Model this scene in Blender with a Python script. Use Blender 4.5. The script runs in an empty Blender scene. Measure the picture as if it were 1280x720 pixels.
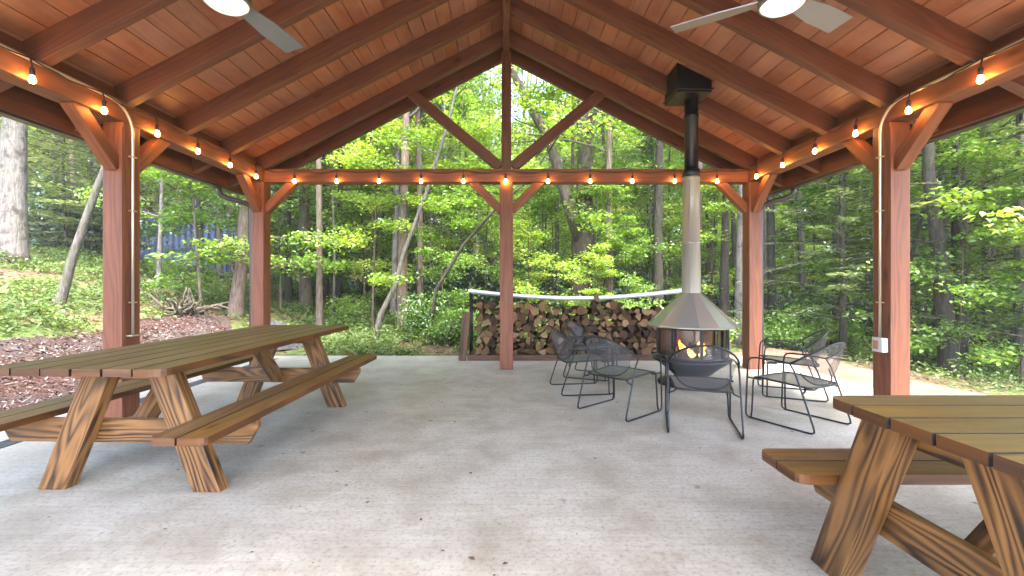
import bpy, math, random
import numpy as np
from mathutils import Vector, Matrix, Euler

random.seed(7)
RNG = np.random.default_rng(11)
R = math.radians
scene = bpy.context.scene
COL = scene.collection

# ------------------------------------------------------------------ camera, sky, sun, exposure
cam_d = bpy.data.cameras.new("camera")
cam_d.sensor_width = 36.0
cam_d.lens = 36.0 * 560.0 / 1280.0
cam_d.shift_x = 7.0 / 1280.0
cam_d.shift_y = -4.0 / 1280.0
cam_d.clip_start = 0.05
cam_d.clip_end = 2000.0
cam = bpy.data.objects.new("camera", cam_d)
cam.location = (0.0, 0.0, 1.22)
cam.rotation_euler = (R(90), 0, 0)
COL.objects.link(cam)
scene.camera = cam

SUN_EL, SUN_AZ = 66.0, 155.0          # azimuth clockwise from +Y
world = bpy.data.worlds.new("World")
scene.world = world
world.use_nodes = True
wn = world.node_tree
wn.nodes.clear()
sky = wn.nodes.new("ShaderNodeTexSky")
sky.sky_type = 'NISHITA'
sky.sun_disc = False
sky.sun_elevation = R(SUN_EL)
sky.sun_rotation = R(SUN_AZ)
sky.dust_density = 3.0
sky.air_density = 0.8
sky.ozone_density = 0.6
bg = wn.nodes.new("ShaderNodeBackground")
bg.inputs[1].default_value = 0.15
wo = wn.nodes.new("ShaderNodeOutputWorld")
wn.links.new(sky.outputs[0], bg.inputs[0])
wn.links.new(bg.outputs[0], wo.inputs[0])

sun_d = bpy.data.lights.new("sun", 'SUN')
sun_d.energy = 1.5
sun_d.angle = R(22)
sun_d.color = (1.0, 0.95, 0.86)
sun = bpy.data.objects.new("sun", sun_d)
sd = Vector((math.sin(R(SUN_AZ)) * math.cos(R(SUN_EL)), math.cos(R(SUN_AZ)) * math.cos(R(SUN_EL)), math.sin(R(SUN_EL))))
sun.rotation_euler = (-sd).to_track_quat('-Z', 'Y').to_euler()
COL.objects.link(sun)

scene.view_settings.view_transform = 'Standard'
scene.view_settings.look = 'None'
scene.view_settings.gamma = 1.0
scene.view_settings.use_curve_mapping = False
scene.view_settings.exposure = 4.0
scene.render.engine = 'CYCLES'
scene.cycles.use_denoising = True
scene.cycles.max_bounces = 10
scene.cycles.diffuse_bounces = 6
scene.cycles.transparent_max_bounces = 24
scene.cycles.transmission_bounces = 6
scene.cycles.sample_clamp_indirect = 6.0
scene.cycles.caustics_reflective = False
scene.cycles.caustics_refractive = False

# ------------------------------------------------------------------ material helpers
def srgb(r, g, b):
    def f(c):
        c /= 255.0
        return c / 12.92 if c <= 0.04045 else ((c + 0.055) / 1.055) ** 2.4
    return (f(r), f(g), f(b), 1.0)


class MT:
    """small node-graph builder"""
    def __init__(self, name):
        self.m = bpy.data.materials.new(name)
        self.m.use_nodes = True
        self.t = self.m.node_tree
        self.t.nodes.clear()
        self.out = self.t.nodes.new("ShaderNodeOutputMaterial")

    def n(self, typ, ins=None, **props):
        nd = self.t.nodes.new("ShaderNode" + typ)
        for k, v in props.items():
            setattr(nd, k, v)
        for k, v in (ins or {}).items():
            self.set(nd.inputs[k], v)
        return nd

    def set(self, sock, v):
        if hasattr(v, "is_output"):
            self.t.links.new(v, sock)
        else:
            sock.default_value = v

    def math(self, op, a, b=0.0, c=0.0):
        nd = self.n("Math", {0: a, 1: b, 2: c}, operation=op)
        return nd.outputs[0]

    def comb(self, x, y, z):
        return self.n("CombineXYZ", {0: x, 1: y, 2: z}).outputs[0]

    def noise(self, vec, scale=1.0, detail=3.0, rough=0.5, dist=0.0):
        nd = self.n("TexNoise", {"Vector": vec, "Scale": scale, "Detail": detail, "Roughness": rough, "Distortion": dist})
        return nd.outputs["Fac"]

    def ramp(self, fac, stops, interp='LINEAR'):
        nd = self.n("ValToRGB", {0: fac})
        cr = nd.color_ramp
        cr.interpolation = interp
        while len(cr.elements) < len(stops):
            cr.elements.new(0.5)
        for e, (p, c) in zip(cr.elements, stops):
            e.position = p
            e.color = c if len(c) == 4 else (*c, 1)
        return nd.outputs[0]

    def mix(self, fac, a, b, blend='MIX'):
        nd = self.n("Mix", data_type='RGBA', blend_type=blend, clamp_factor=True)
        self.set(nd.inputs[0], fac)
        self.set(nd.inputs[6], a)
        self.set(nd.inputs[7], b)
        return nd.outputs[2]

    def bump(self, h, strength=0.3, dist=0.01):
        return self.n("Bump", {"Height": h, "Strength": strength, "Distance": dist}).outputs[0]

    def principled(self, color, rough=0.6, metal=0.0, normal=None, spec=0.5, **kw):
        ins = {"Base Color": color, "Roughness": rough, "Metallic": metal, "Specular IOR Level": spec}
        ins.update(kw)
        nd = self.n("BsdfPrincipled", ins)
        if normal is not None:
            self.set(nd.inputs["Normal"], normal)
        return nd.outputs[0]

    def done(self, shader):
        self.t.links.new(shader, self.out.inputs[0])
        return self.m

    def obj(self):
        return self.n("TexCoord").outputs["Object"]

    def uv(self):
        return self.n("TexCoord").outputs["UV"]

    def rnd(self):
        return self.n("NewGeometry").outputs["Random Per Island"]


def wood_mat(name, light, dark, grain=10.0, line=40.0, contrast=(0.25, 0.8), tint=None, amin=0.15, rough=0.55, fine=0.35, vary=0.35, knots=True, spec=0.4, bump=0.25):
    """UV in metres: u runs along the board, v across it."""
    m = MT(name)
    uv = m.n("SeparateXYZ", {0: m.uv()})
    u, v = uv.outputs[0], uv.outputs[1]
    r = m.rnd()
    r50 = m.math('MULTIPLY', r, 57.0)
    f1 = m.noise(m.comb(m.math('MULTIPLY', u, 0.75), m.math('MULTIPLY', v, 6.5), r50), 1.0, 2.0, 0.45)
    ring = m.math('ADD', m.math('MULTIPLY', f1, grain * 6.28), m.math('MULTIPLY', v, line))
    s = m.math('MULTIPLY_ADD', m.math('SINE', ring), 0.5, 0.5)
    s = m.math('POWER', s, 0.7)
    amp = m.noise(m.comb(m.math('MULTIPLY', u, 1.7), m.math('MULTIPLY', v, 11.0), m.math('ADD', r50, 3.0)), 1.0, 3.0, 0.6)
    amp = m.n("MapRange", {0: amp, 1: 0.3, 2: 0.68, 3: amin, 4: 1.0}).outputs[0]
    s = m.math('MULTIPLY_ADD', m.math('SUBTRACT', s, 0.62), amp, 0.62)
    fib = m.noise(m.comb(m.math('MULTIPLY', u, 5.0), m.math('MULTIPLY', v, 170.0), r50), 1.0, 3.0, 0.6)
    big = m.noise(m.comb(m.math('MULTIPLY', u, 0.9), m.math('MULTIPLY', v, 3.0), m.math('ADD', r50, 9.0)), 1.0, 3.0, 0.55)
    g = m.math('ADD', m.math('MULTIPLY', s, 1.0 - fine), m.math('MULTIPLY', fib, fine))
    g = m.math('ADD', g, m.math('MULTIPLY', m.math('SUBTRACT', big, 0.5), 0.55))
    col = m.ramp(g, [(contrast[0], dark), (contrast[1], light)])
    if knots:
        vo = m.n("TexVoronoi", {"Vector": m.comb(m.math('MULTIPLY', u, 1.6), m.math('MULTIPLY', v, 5.0), r50), "Scale": 1.0}, feature='F1')
        k = m.ramp(vo.outputs["Distance"], [(0.05, (1, 1, 1, 1)), (0.14, (0, 0, 0, 1))])
        col = m.mix(m.math('MULTIPLY', k, 0.75), col, tuple(c * 0.45 for c in dark[:3]) + (1,))
    hsv = m.n("HueSaturation", {"Color": col, "Value": m.math('MULTIPLY_ADD', r, vary, 1.0 - vary * 0.5), "Saturation": m.math('MULTIPLY_ADD', m.math('FRACT', m.math('MULTIPLY', r, 7.3)), 0.2, 0.9)})
    col = hsv.outputs[0]
    if tint is not None:
        st = m.noise(m.obj(), 2.2, 5.0, 0.65)
        col = m.mix(m.ramp(st, [(0.42, (0, 0, 0, 1)), (0.72, (0.75, 0.75, 0.75, 1))]), col, tint)
    h = m.math('ADD', m.math('MULTIPLY', fib, 0.7), m.math('MULTIPLY', s, 0.5))
    return m.done(m.principled(col, m.math('MULTIPLY_ADD', fib, 0.25, rough - 0.12), 0.0, m.bump(h, bump, 0.004), spec))


def plain(name, col, rough=0.5, metal=0.0, var=0.12, scale=12.0, spec=0.5, bump=0.0):
    m = MT(name)
    nz = m.noise(m.obj(), scale, 4.0, 0.6)
    c = m.mix(nz, tuple(x * (1 - var) for x in col[:3]) + (1,), tuple(min(1, x * (1 + var)) for x in col[:3]) + (1,))
    nor = m.bump(nz, bump, 0.005) if bump else None
    return m.done(m.principled(c, m.math('MULTIPLY_ADD', nz, 0.05, rough - 0.025), metal, nor, spec))


def leaf_mat(name, stops, trans=0.4, rough=0.5, clump=0.6, clump_scale=0.5, gloss=0.06):
    m = MT(name)
    r = m.rnd()
    cl = m.noise(m.n("NewGeometry").outputs["Position"], clump_scale, 2.0, 0.5)
    oi = m.n("ObjectInfo").outputs["Random"]
    f = m.math('ADD', m.math('MULTIPLY', r, 1 - clump), m.math('MULTIPLY', m.ramp(cl, [(0.3, (0, 0, 0, 1)), (0.7, (1, 1, 1, 1))]), clump))
    f = m.math('ADD', f, m.math('MULTIPLY', m.math('SUBTRACT', oi, 0.5), 0.4))
    col = m.ramp(f, stops)
    d = m.n("BsdfDiffuse", {0: col}).outputs[0]
    tc = m.mix(1.0, col, (1.35, 1.25, 0.55, 1), 'MULTIPLY')
    t = m.n("BsdfTranslucent", {0: tc}).outputs[0]
    mx = m.n("MixShader", {0: trans, 1: d, 2: t}).outputs[0]
    g = m.n("BsdfGlossy", {0: (0.8, 0.85, 0.9, 1), 1: rough}).outputs[0]
    mx = m.n("MixShader", {0: gloss, 1: mx, 2: g}).outputs[0]
    return m.done(mx)


def bark_mat(name, a, b, moss=0.0, patch=None):
    m = MT(name)
    o = m.obj()
    sc = m.n("Mapping", {"Vector": o, "Scale": (9, 9, 1.6)}).outputs[0]
    n1 = m.noise(sc, 3.0, 6.0, 0.65, 0.6)
    n2 = m.noise(o, 1.3, 4.0, 0.6)
    col = m.ramp(n1, [(0.32, a), (0.68, b)])
    if patch is not None:
        p = m.noise(o, 5.5, 5.0, 0.7)
        col = m.mix(m.ramp(p, [(0.5, (0, 0, 0, 1)), (0.62, (0.9, 0.9, 0.9, 1))]), col, patch)
    if moss:
        col = m.mix(m.math('MULTIPLY', m.ramp(n2, [(0.45, (0, 0, 0, 1)), (0.65, (1, 1, 1, 1))]), moss), col, (0.05, 0.075, 0.02, 1))
    return m.done(m.principled(col, 0.85, 0, m.bump(n1, 0.9, 0.03), 0.2))


M = {}
M['post_wood'] = wood_mat("red_stained_timber", srgb(132, 74, 38), srgb(84, 42, 21), grain=6, line=70, contrast=(0.12, 0.88), fine=0.5, vary=0.16, rough=0.6)
M['rafter_wood'] = wood_mat("red_stained_rafter", srgb(108, 60, 33), srgb(70, 36, 20), grain=6, line=70, contrast=(0.12, 0.88), fine=0.5, vary=0.2, rough=0.55)
M['deck_wood'] = wood_mat("red_stained_deck", srgb(154, 102, 74), srgb(118, 70, 48), grain=4, line=30, contrast=(0.05, 0.9), fine=0.5, vary=0.34, rough=0.40, spec=0.5, tint=srgb(164, 118, 92))
M['leg_wood'] = wood_mat("stained_pine_leg", srgb(146, 98, 40), srgb(40, 21, 7), grain=12, line=120, contrast=(0.26, 0.86), fine=0.34, amin=0.28, vary=0.3, rough=0.42, spec=0.5)
M['edge_wood'] = wood_mat("stained_board_edge", srgb(96, 58, 24), srgb(38, 20, 8), grain=8, line=80, contrast=(0.15, 0.85), fine=0.4, vary=0.25, rough=0.45, spec=0.5)
M['gap_shade'] = plain("painted_gap_shade", srgb(30, 18, 9), 0.7)  # shade between the boards, painted near-black on their inner sides
M['top_wood'] = wood_mat("weathered_pine_top", srgb(116, 94, 48), srgb(60, 44, 20), grain=7, line=70, contrast=(0.05, 0.88), fine=0.55, vary=0.36, rough=0.5, tint=srgb(100, 91, 60))
M['seat_wood'] = wood_mat("pine_bench_boards", srgb(124, 90, 45), srgb(54, 34, 15), grain=8, line=80, contrast=(0.08, 0.85), fine=0.45, vary=0.3, rough=0.5, tint=srgb(106, 91, 60))
M['raw_wood'] = wood_mat("raw_board", srgb(106, 72, 46), srgb(62, 40, 24), grain=5, line=50, fine=0.5, rough=0.7)
M['black_metal'] = plain("black_steel", (0.012, 0.013, 0.015, 1), 0.35, 0.4, 0.3, 20)
M['chair_metal'] = plain("charcoal_steel", (0.010, 0.011, 0.013, 1), 0.38, 0.3, 0.2, 20)
M['hood_metal'] = plain("taupe_enamel", srgb(150, 146, 136), 0.24, 0.55, 0.02, 3)
M['flue_metal'] = plain("taupe_pipe", srgb(146, 140, 126), 0.36, 0.15, 0.03, 6)
M['conduit'] = plain("galvanised_conduit", srgb(205, 192, 168), 0.35, 0.7, 0.08, 10)
M['grey_plastic'] = plain("grey_box", srgb(196, 196, 192), 0.5, 0.1, 0.05, 10)
M['box_label'] = plain("box_cover", srgb(176, 120, 92), 0.5, 0.0, 0.1, 30)
M['gutter'] = plain("brown_grey_gutter", srgb(70, 66, 60), 0.4, 0.3, 0.1, 6)
M['pipe_dark'] = plain("dark_downpipe", (0.03, 0.03, 0.032, 1), 0.4, 0.2, 0.15, 8)
M['blade'] = plain("brushed_nickel_blade", srgb(128, 130, 134), 0.4, 0.4, 0.05, 20)
M['nickel'] = plain("brushed_nickel", srgb(140, 140, 142), 0.3, 0.9, 0.05, 20)
M['tarp'] = plain("white_tarp", srgb(214, 218, 226), 0.5, 0.0, 0.12, 14, bump=0.4)
M['roof_metal'] = plain("roof_sheet", srgb(70, 52, 44), 0.4, 0.4)
M['cord'] = plain("black_cord", (0.012, 0.012, 0.012, 1), 0.6)
M['grate'] = plain("iron_grate", (0.10, 0.105, 0.11, 1), 0.5, 0.6, 0.2, 20)
M['channel_dark'] = plain("dark_channel_steel", (0.02, 0.018, 0.016, 1), 0.8)
M['firebrick'] = plain("firebrick", srgb(120, 96, 82), 0.85, 0, 0.25, 25)
M['dead_leaf'] = plain("dead_leaf", (0.09, 0.05, 0.028, 1), 0.8, 0, 0.5, 40)

m = MT("opal_glass")
M['opal'] = m.done(m.principled(srgb(236, 234, 228), 0.35, 0, None, 0.5, **{"Emission Color": (1, 0.97, 0.92, 1), "Emission Strength": 0.05}))
m = MT("warm_bulb")
M['bulb'] = m.done(m.n("Emission", {0: (1.0, 0.43, 0.095, 1), 1: 13.0}).outputs[0])
m = MT("flame")
zz = m.n("SeparateXYZ", {0: m.n("TexCoord").outputs["Generated"]}).outputs[2]
fc = m.ramp(zz, [(0.0, (1.0, 0.55, 0.12, 1)), (0.6, (1.0, 0.28, 0.03, 1)), (1.0, (0.7, 0.1, 0.01, 1))])
M['flame'] = m.done(m.n("MixShader", {0: 0.35, 1: m.n("Emission", {0: fc, 1: 1.1}).outputs[0], 2: m.n("BsdfTransparent").outputs[0]}).outputs[0])
m = MT("hearth_glass")
fr = m.n("Fresnel", {0: 1.5}).outputs[0]
gl = m.n("BsdfGlossy", {0: (0.9, 0.9, 0.9, 1), 1: 0.06}).outputs[0]
tr = m.n("BsdfTransparent", {0: (0.80, 0.76, 0.70, 1)}).outputs[0]
M['glass'] = m.done(m.n("MixShader", {0: m.math('MULTIPLY_ADD', fr, 0.9, 0.05), 1: tr, 2: gl}).outputs[0])

# perforated steel of the chairs: a diamond grid of 7 mm holes
m = MT("perforated_steel")
uvs = m.n("SeparateXYZ", {0: m.uv()})
a = m.math('MULTIPLY', m.math('ADD', uvs.outputs[0], uvs.outputs[1]), 2 * math.pi / 0.011)
b = m.math('MULTIPLY', m.math('SUBTRACT', uvs.outputs[0], uvs.outputs[1]), 2 * math.pi / 0.011)
hole = m.math('GREATER_THAN', m.math('MULTIPLY', m.math('SINE', a), m.math('SINE', b)), -0.08)
pr = m.principled((0.08, 0.08, 0.082, 1), 0.4, 0.3, None, 0.5)
M['mesh'] = m.done(m.n("MixShader", {0: hole, 1: pr, 2: m.n("BsdfTransparent").outputs[0]}).outputs[0])
uvs = None
m = MT("perforated_seat")
uvs = m.n("SeparateXYZ", {0: m.uv()})
a = m.math('MULTIPLY', m.math('ADD', uvs.outputs[0], uvs.outputs[1]), 2 * math.pi / 0.011)
b = m.math('MULTIPLY', m.math('SUBTRACT', uvs.outputs[0], uvs.outputs[1]), 2 * math.pi / 0.011)
hole = m.math('GREATER_THAN', m.math('MULTIPLY', m.math('SINE', a), m.math('SINE', b)), 0.64)
pr = m.principled((0.125, 0.127, 0.132, 1), 0.38, 0.3, None, 0.5)
M['seat_mesh'] = m.done(m.n("MixShader", {0: hole, 1: pr, 2: m.n("BsdfTransparent").outputs[0]}).outputs[0])

# concrete: trowelled bands, brown stains, specks
m = MT("concrete")
o = m.obj()
big = m.noise(o, 0.55, 5.0, 0.6)
mid = m.noise(o, 2.6, 6.0, 0.65, 0.3)
fine = m.noise(o, 42.0, 5.0, 0.75)
broom = m.noise(m.n("Mapping", {"Vector": o, "Scale": (1.4, 46, 1)}).outputs[0], 1.0, 4.0, 0.65)
col = m.ramp(m.math('ADD', m.math('MULTIPLY', big, 0.3), m.math('MULTIPLY', mid, 0.7)), [(0.34, (0.25, 0.222, 0.17, 1)), (0.52, (0.365, 0.34, 0.28, 1)), (0.68, (0.44, 0.42, 0.365, 1))])
col = m.mix(m.ramp(broom, [(0.35, (0.24, 0.24, 0.24, 1)), (0.6, (0, 0, 0, 1))]), col, (0.155, 0.142, 0.118, 1))
col = m.mix(m.ramp(fine, [(0.34, (0.6, 0.6, 0.6, 1)), (0.5, (0, 0, 0, 1))]), col, (0.13, 0.115, 0.09, 1))
st = m.noise(o, 1.7, 7.0, 0.72, 0.8)
col = m.mix(m.ramp(st, [(0.60, (0, 0, 0, 1)), (0.72, (0.5, 0.5, 0.5, 1))]), col, (0.145, 0.108, 0.072, 1))
vo = m.n("TexVoronoi", {"Vector": o, "Scale": 2.3, "Randomness": 1.0}, feature='F1')
wob = m.math('ADD', vo.outputs["Distance"], m.math('MULTIPLY', m.noise(o, 28.0, 3.0, 0.6), 0.12))
col = m.mix(m.ramp(wob, [(0.085, (0.55, 0.55, 0.55, 1)), (0.125, (0, 0, 0, 1))]), col, (0.09, 0.064, 0.042, 1))
M['concrete'] = m.done(m.principled(col, m.math('MULTIPLY_ADD', mid, 0.3, 0.42), 0, m.bump(m.math('ADD', broom, m.math('MULTIPLY', fine, 0.5)), 0.18, 0.004), 0.4))

# forest floor: brown litter with dull green
m = MT("forest_floor")
o = m.obj()
n1 = m.noise(o, 0.35, 5.0, 0.6)
n2 = m.noise(o, 9.0, 6.0, 0.75, 0.5)
lit = m.ramp(n2, [(0.3, (0.035, 0.024, 0.016, 1)), (0.55, (0.13, 0.085, 0.055, 1)), (0.75, (0.24, 0.18, 0.13, 1))])
grn = m.ramp(n2, [(0.3, (0.02, 0.035, 0.01, 1)), (0.7, (0.10, 0.15, 0.04, 1))])
col = m.mix(m.ramp(n1, [(0.42, (0, 0, 0, 1)), (0.58, (1, 1, 1, 1))]), lit, grn)
M['ground'] = m.done(m.principled(col, 0.95, 0, m.bump(n2, 0.9, 0.05), 0.1))

m = MT("red_mulch")
o = m.obj()
n1 = m.noise(m.n("Mapping", {"Vector": o, "Scale": (10, 26, 14), "Rotation": (0, 0, 0.5)}).outputs[0], 1.0, 6.0, 0.75, 1.2)
n2 = m.noise(o, 1.4, 4.0, 0.6)
col = m.ramp(n1, [(0.3, (0.02, 0.012, 0.010, 1)), (0.5, (0.065, 0.034, 0.028, 1)), (0.7, (0.11, 0.078, 0.07, 1))])
col = m.mix(m.ramp(n2, [(0.45, (0, 0, 0, 1)), (0.62, (0.7, 0.7, 0.7, 1))]), col, (0.065, 0.057, 0.055, 1), 'MIX')
M['mulch'] = m.done(m.principled(col, 0.95, 0, m.bump(n1, 1.0, 0.05), 0.1))

m = MT("sandy_gravel")
o = m.obj()
n1 = m.noise(o, 45.0, 5.0, 0.7)
n2 = m.noise(o, 1.6, 5.0, 0.6)
col = m.ramp(n1, [(0.3, (0.09, 0.065, 0.047, 1)), (0.7, (0.22, 0.165, 0.125, 1))])
col = m.mix(m.ramp(n2, [(0.4, (0, 0, 0, 1)), (0.65, (0.7, 0.7, 0.7, 1))]), col, (0.10, 0.066, 0.043, 1))
M['gravel'] = m.done(m.principled(col, 0.95, 0, m.bump(n1, 0.8, 0.02), 0.1))
m = MT("dark_gravel")
o = m.obj()
n1 = m.noise(o, 40.0, 5.0, 0.7)
M['dark_gravel'] = m.done(m.principled(m.ramp(n1, [(0.3, (0.012, 0.012, 0.014, 1)), (0.7, (0.07, 0.07, 0.078, 1))]), 0.9, 0, m.bump(n1, 1.0, 0.03), 0.2))

m = MT("container_steel")
o = m.obj()
n1 = m.noise(m.n("Mapping", {"Vector": o, "Scale": (5, 5, 0.7)}).outputs[0], 1.0, 5.0, 0.65)
M['container'] = m.done(m.principled(m.ramp(n1, [(0.3, (0.022, 0.034, 0.075, 1)), (0.7, (0.05, 0.07, 0.14, 1))]), 0.5, 0.2, None, 0.4))

M['leaf_bright'] = leaf_mat("spring_leaf", [(0.0, (0.055, 0.125, 0.018, 1)), (0.45, (0.13, 0.25, 0.03, 1)), (0.8, (0.25, 0.38, 0.05, 1)), (1.0, (0.40, 0.48, 0.11, 1))], 0.45)
M['leaf_mid'] = leaf_mat("summer_leaf", [(0.0, (0.05, 0.11, 0.025, 1)), (0.5, (0.12, 0.22, 0.035, 1)), (1.0, (0.27, 0.38, 0.07, 1))], 0.45)
M['leaf_dark'] = leaf_mat("dark_leaf", [(0.0, (0.014, 0.035, 0.016, 1)), (0.6, (0.035, 0.075, 0.03, 1)), (1.0, (0.075, 0.13, 0.04, 1))], 0.2, 0.35, gloss=0.10)
M['needle'] = leaf_mat("hemlock_needle", [(0.0, (0.055, 0.09, 0.042, 1)), (0.5, (0.105, 0.155, 0.065, 1)), (1.0, (0.20, 0.255, 0.095, 1))], 0.42)
M['leaf_far'] = leaf_mat("far_leaf", [(0.0, (0.05, 0.09, 0.03, 1)), (0.4, (0.12, 0.19, 0.045, 1)), (0.75, (0.24, 0.33, 0.07, 1)), (1.0, (0.36, 0.44, 0.12, 1))], 0.4, clump=0.75, clump_scale=0.22)
M['leaf_low'] = leaf_mat("groundcover_leaf", [(0.0, (0.045, 0.082, 0.022, 1)), (0.5, (0.09, 0.145, 0.04, 1)), (1.0, (0.155, 0.21, 0.07, 1))], 0.35, clump_scale=0.9, gloss=0.015)
M['bark_grey'] = bark_mat("grey_bark", (0.035, 0.03, 0.026, 1), (0.135, 0.12, 0.108, 1), 0.35)
M['bark_brown'] = bark_mat("brown_bark", (0.03, 0.022, 0.017, 1), (0.13, 0.10, 0.078, 1), 0.35)
M['bark_dark'] = bark_mat("dark_bark", (0.016, 0.013, 0.011, 1), (0.075, 0.062, 0.05, 1), 0.25)
M['bark_pale'] = bark_mat("pale_bark", (0.06, 0.052, 0.047, 1), (0.185, 0.168, 0.156, 1), 0.2, (0.04, 0.036, 0.032, 1))
M['bark_red'] = bark_mat("reddish_mossy_bark", (0.06, 0.038, 0.03, 1), (0.22, 0.16, 0.13, 1), 0.55)
m = MT("log_bark")
o = m.obj()
n1 = m.noise(m.n("Mapping", {"Vector": o, "Scale": (30, 5, 30)}).outputs[0], 1.0, 5.0, 0.7)
oi = m.n("ObjectInfo").outputs["Random"]
col = m.ramp(n1, [(0.3, (0.016, 0.011, 0.009, 1)), (0.7, (0.10, 0.065, 0.045, 1))])
M['log_bark'] = m.done(m.principled(col, 0.9, 0, m.bump(n1, 0.9, 0.01), 0.15))
m = MT("log_end")
o = m.obj()
oi = m.n("ObjectInfo").outputs["Random"]
n1 = m.noise(m.n("Mapping", {"Vector": o, "Scale": (26, 5, 26)}).outputs[0], 1.0, 5.0, 0.7)
c1 = m.ramp(oi, [(0.0, (0.018, 0.011, 0.008, 1)), (0.25, (0.05, 0.028, 0.016, 1)), (0.55, (0.13, 0.07, 0.032, 1)), (0.85, (0.24, 0.135, 0.062, 1)), (1.0, (0.33, 0.215, 0.12, 1))])
col = m.mix(m.ramp(n1, [(0.35, (0.75, 0.75, 0.75, 1)), (0.6, (0, 0, 0, 1))]), c1, (0.06, 0.036, 0.024, 1))
M['log_end'] = m.done(m.principled(col, 0.85, 0, m.bump(n1, 0.6, 0.008), 0.15))

# ------------------------------------------------------------------ mesh helpers
class MB:
    def __init__(self):
        self.v, self.f, self.uv, self.mi, self.sm = [], [], [], [], []

    def quad(self, pts, uvs=None, mi=0, smooth=False):
        k = len(self.v)
        self.v.extend([tuple(p) for p in pts])
        self.f.append(tuple(range(k, k + len(pts))))
        self.uv.append(uvs or [(0, 0)] * len(pts))
        self.mi.append(mi)
        self.sm.append(smooth)

    def hexa(self, c, mi=0, axis=None):
        """8 corners: index = ix + 2*iy + 4*iz. One connected island, uv u along the longest edge."""
        k = len(self.v)
        c = [Vector(p) for p in c]
        self.v.extend([tuple(p) for p in c])
        e = [(c[1] - c[0]).length, (c[2] - c[0]).length, (c[4] - c[0]).length]
        la = e.index(max(e)) if axis is None else axis
        ou, ov = random.uniform(0, 40), random.uniform(0, 40)
        ax = [(c[1] - c[0]).normalized(), (c[2] - c[0]).normalized(), (c[4] - c[0]).normalized()]
        for face, na in (((0, 2, 3, 1), 2), ((4, 5, 7, 6), 2), ((0, 1, 5, 4), 1), ((2, 6, 7, 3), 1), ((0, 4, 6, 2), 0), ((1, 3, 7, 5), 0)):
            oth = [i for i in range(3) if i != na]
            ua, va = (la, [i for i in oth if i != la][0]) if la in oth else (oth[0], oth[1])
            off = 0.0 if na == va else 0.3 * na
            av = (ax[va] - ax[ua] * ax[va].dot(ax[ua])).normalized()
            self.f.append(tuple(k + i for i in face))
            if la in oth:
                self.uv.append([(ou + (c[i] - c[0]).dot(ax[ua]), ov + off + (c[i] - c[0]).dot(av)) for i in face])
            else:   # end grain
                self.uv.append([(ou + 0.35 * (c[i] - c[0]).dot(ax[ua]), ov + 1.7 + (c[i] - c[0]).dot(ax[va])) for i in face])
            self.mi.append(mi)
            self.sm.append(False)

    def box(self, lo, hi, mi=0, mat=None, axis=None):
        c = [Vector((hi[0] if i & 1 else lo[0], hi[1] if i & 2 else lo[1], hi[2] if i & 4 else lo[2])) for i in range(8)]
        if mat is not None:
            c = [mat @ p for p in c]
        self.hexa(c, mi, axis)

    def bar(self, p0, p1, w, h, side=(1, 0, 0), mi=0):
        """square timber from p0 to p1: w along `side`, h across."""
        p0, p1 = Vector(p0), Vector(p1)
        d = (p1 - p0).normalized()
        s = Vector(side)
        s = (s - d * s.dot(d)).normalized()
        t = d.cross(s)
        c = []
        for i in range(8):
            p = p1 if i & 4 else p0
            c.append(p + s * (w / 2 if i & 1 else -w / 2) + t * (h / 2 if i & 2 else -h / 2))
        self.hexa(c, mi)

    def tube(self, path, r, n=8, mi=0, cap=True, closed=False, smooth=True):
        P = [Vector(p) for p in path]
        L = len(P)
        rs = r if hasattr(r, '__len__') else [r] * L
        k = len(self.v)
        prev = None
        for i in range(L):
            a = P[i - 1] if (i > 0 or closed) else P[i]
            b = P[(i + 1) % L] if (i < L - 1 or closed) else P[i]
            d = (b - a).normalized()
            if prev is None:
                s = Vector((0, 0, 1)) if abs(d.z) < 0.9 else Vector((1, 0, 0))
            else:
                s = prev
            s = (s - d * s.dot(d)).normalized()
            prev = s
            t = d.cross(s)
            for j in range(n):
                an = 2 * math.pi * j / n
                self.v.append(tuple(P[i] + (s * math.cos(an) + t * math.sin(an)) * rs[i]))
        m_ = L if closed else L - 1
        for i in range(m_):
            for j in range(n):
                a, b = k + i * n + j, k + i * n + (j + 1) % n
                i2 = (i + 1) % L
                c, d = k + i2 * n + (j + 1) % n, k + i2 * n + j
                self.f.append((a, b, c, d))
                self.uv.append([(i * 0.1, j / n), (i * 0.1, (j + 1) / n), (i * 0.1 + 0.1, (j + 1) / n), (i * 0.1 + 0.1, j / n)])
                self.mi.append(mi)
                self.sm.append(smooth)
        if cap and not closed:
            for ring in (list(range(k, k + n))[::-1], list(range(k + (L - 1) * n, k + L * n))):
                self.f.append(tuple(ring))
                self.uv.append([(0, 0)] * n)
                self.mi.append(mi)
                self.sm.append(False)

    def lathe(self, prof, n=32, c=(0, 0, 0), mi=0, a0=0.0, a1=2 * math.pi, smooth=True):
        k = len(self.v)
        full = abs(a1 - a0 - 2 * math.pi) < 1e-6
        m_ = n if full else n + 1
        for (r, z) in prof:
            for j in range(m_):
                an = a0 + (a1 - a0) * j / n
                self.v.append((c[0] + r * math.cos(an), c[1] + r * math.sin(an), c[2] + z))
        for i in range(len(prof) - 1):
            for j in range(n):
                j2 = (j + 1) % m_ if full else j + 1
                self.f.append((k + i * m_ + j, k + i * m_ + j2, k + (i + 1) * m_ + j2, k + (i + 1) * m_ + j))
                self.uv.append([(0, 0)] * 4)
                self.mi.append(mi)
                self.sm.append(smooth)

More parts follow.
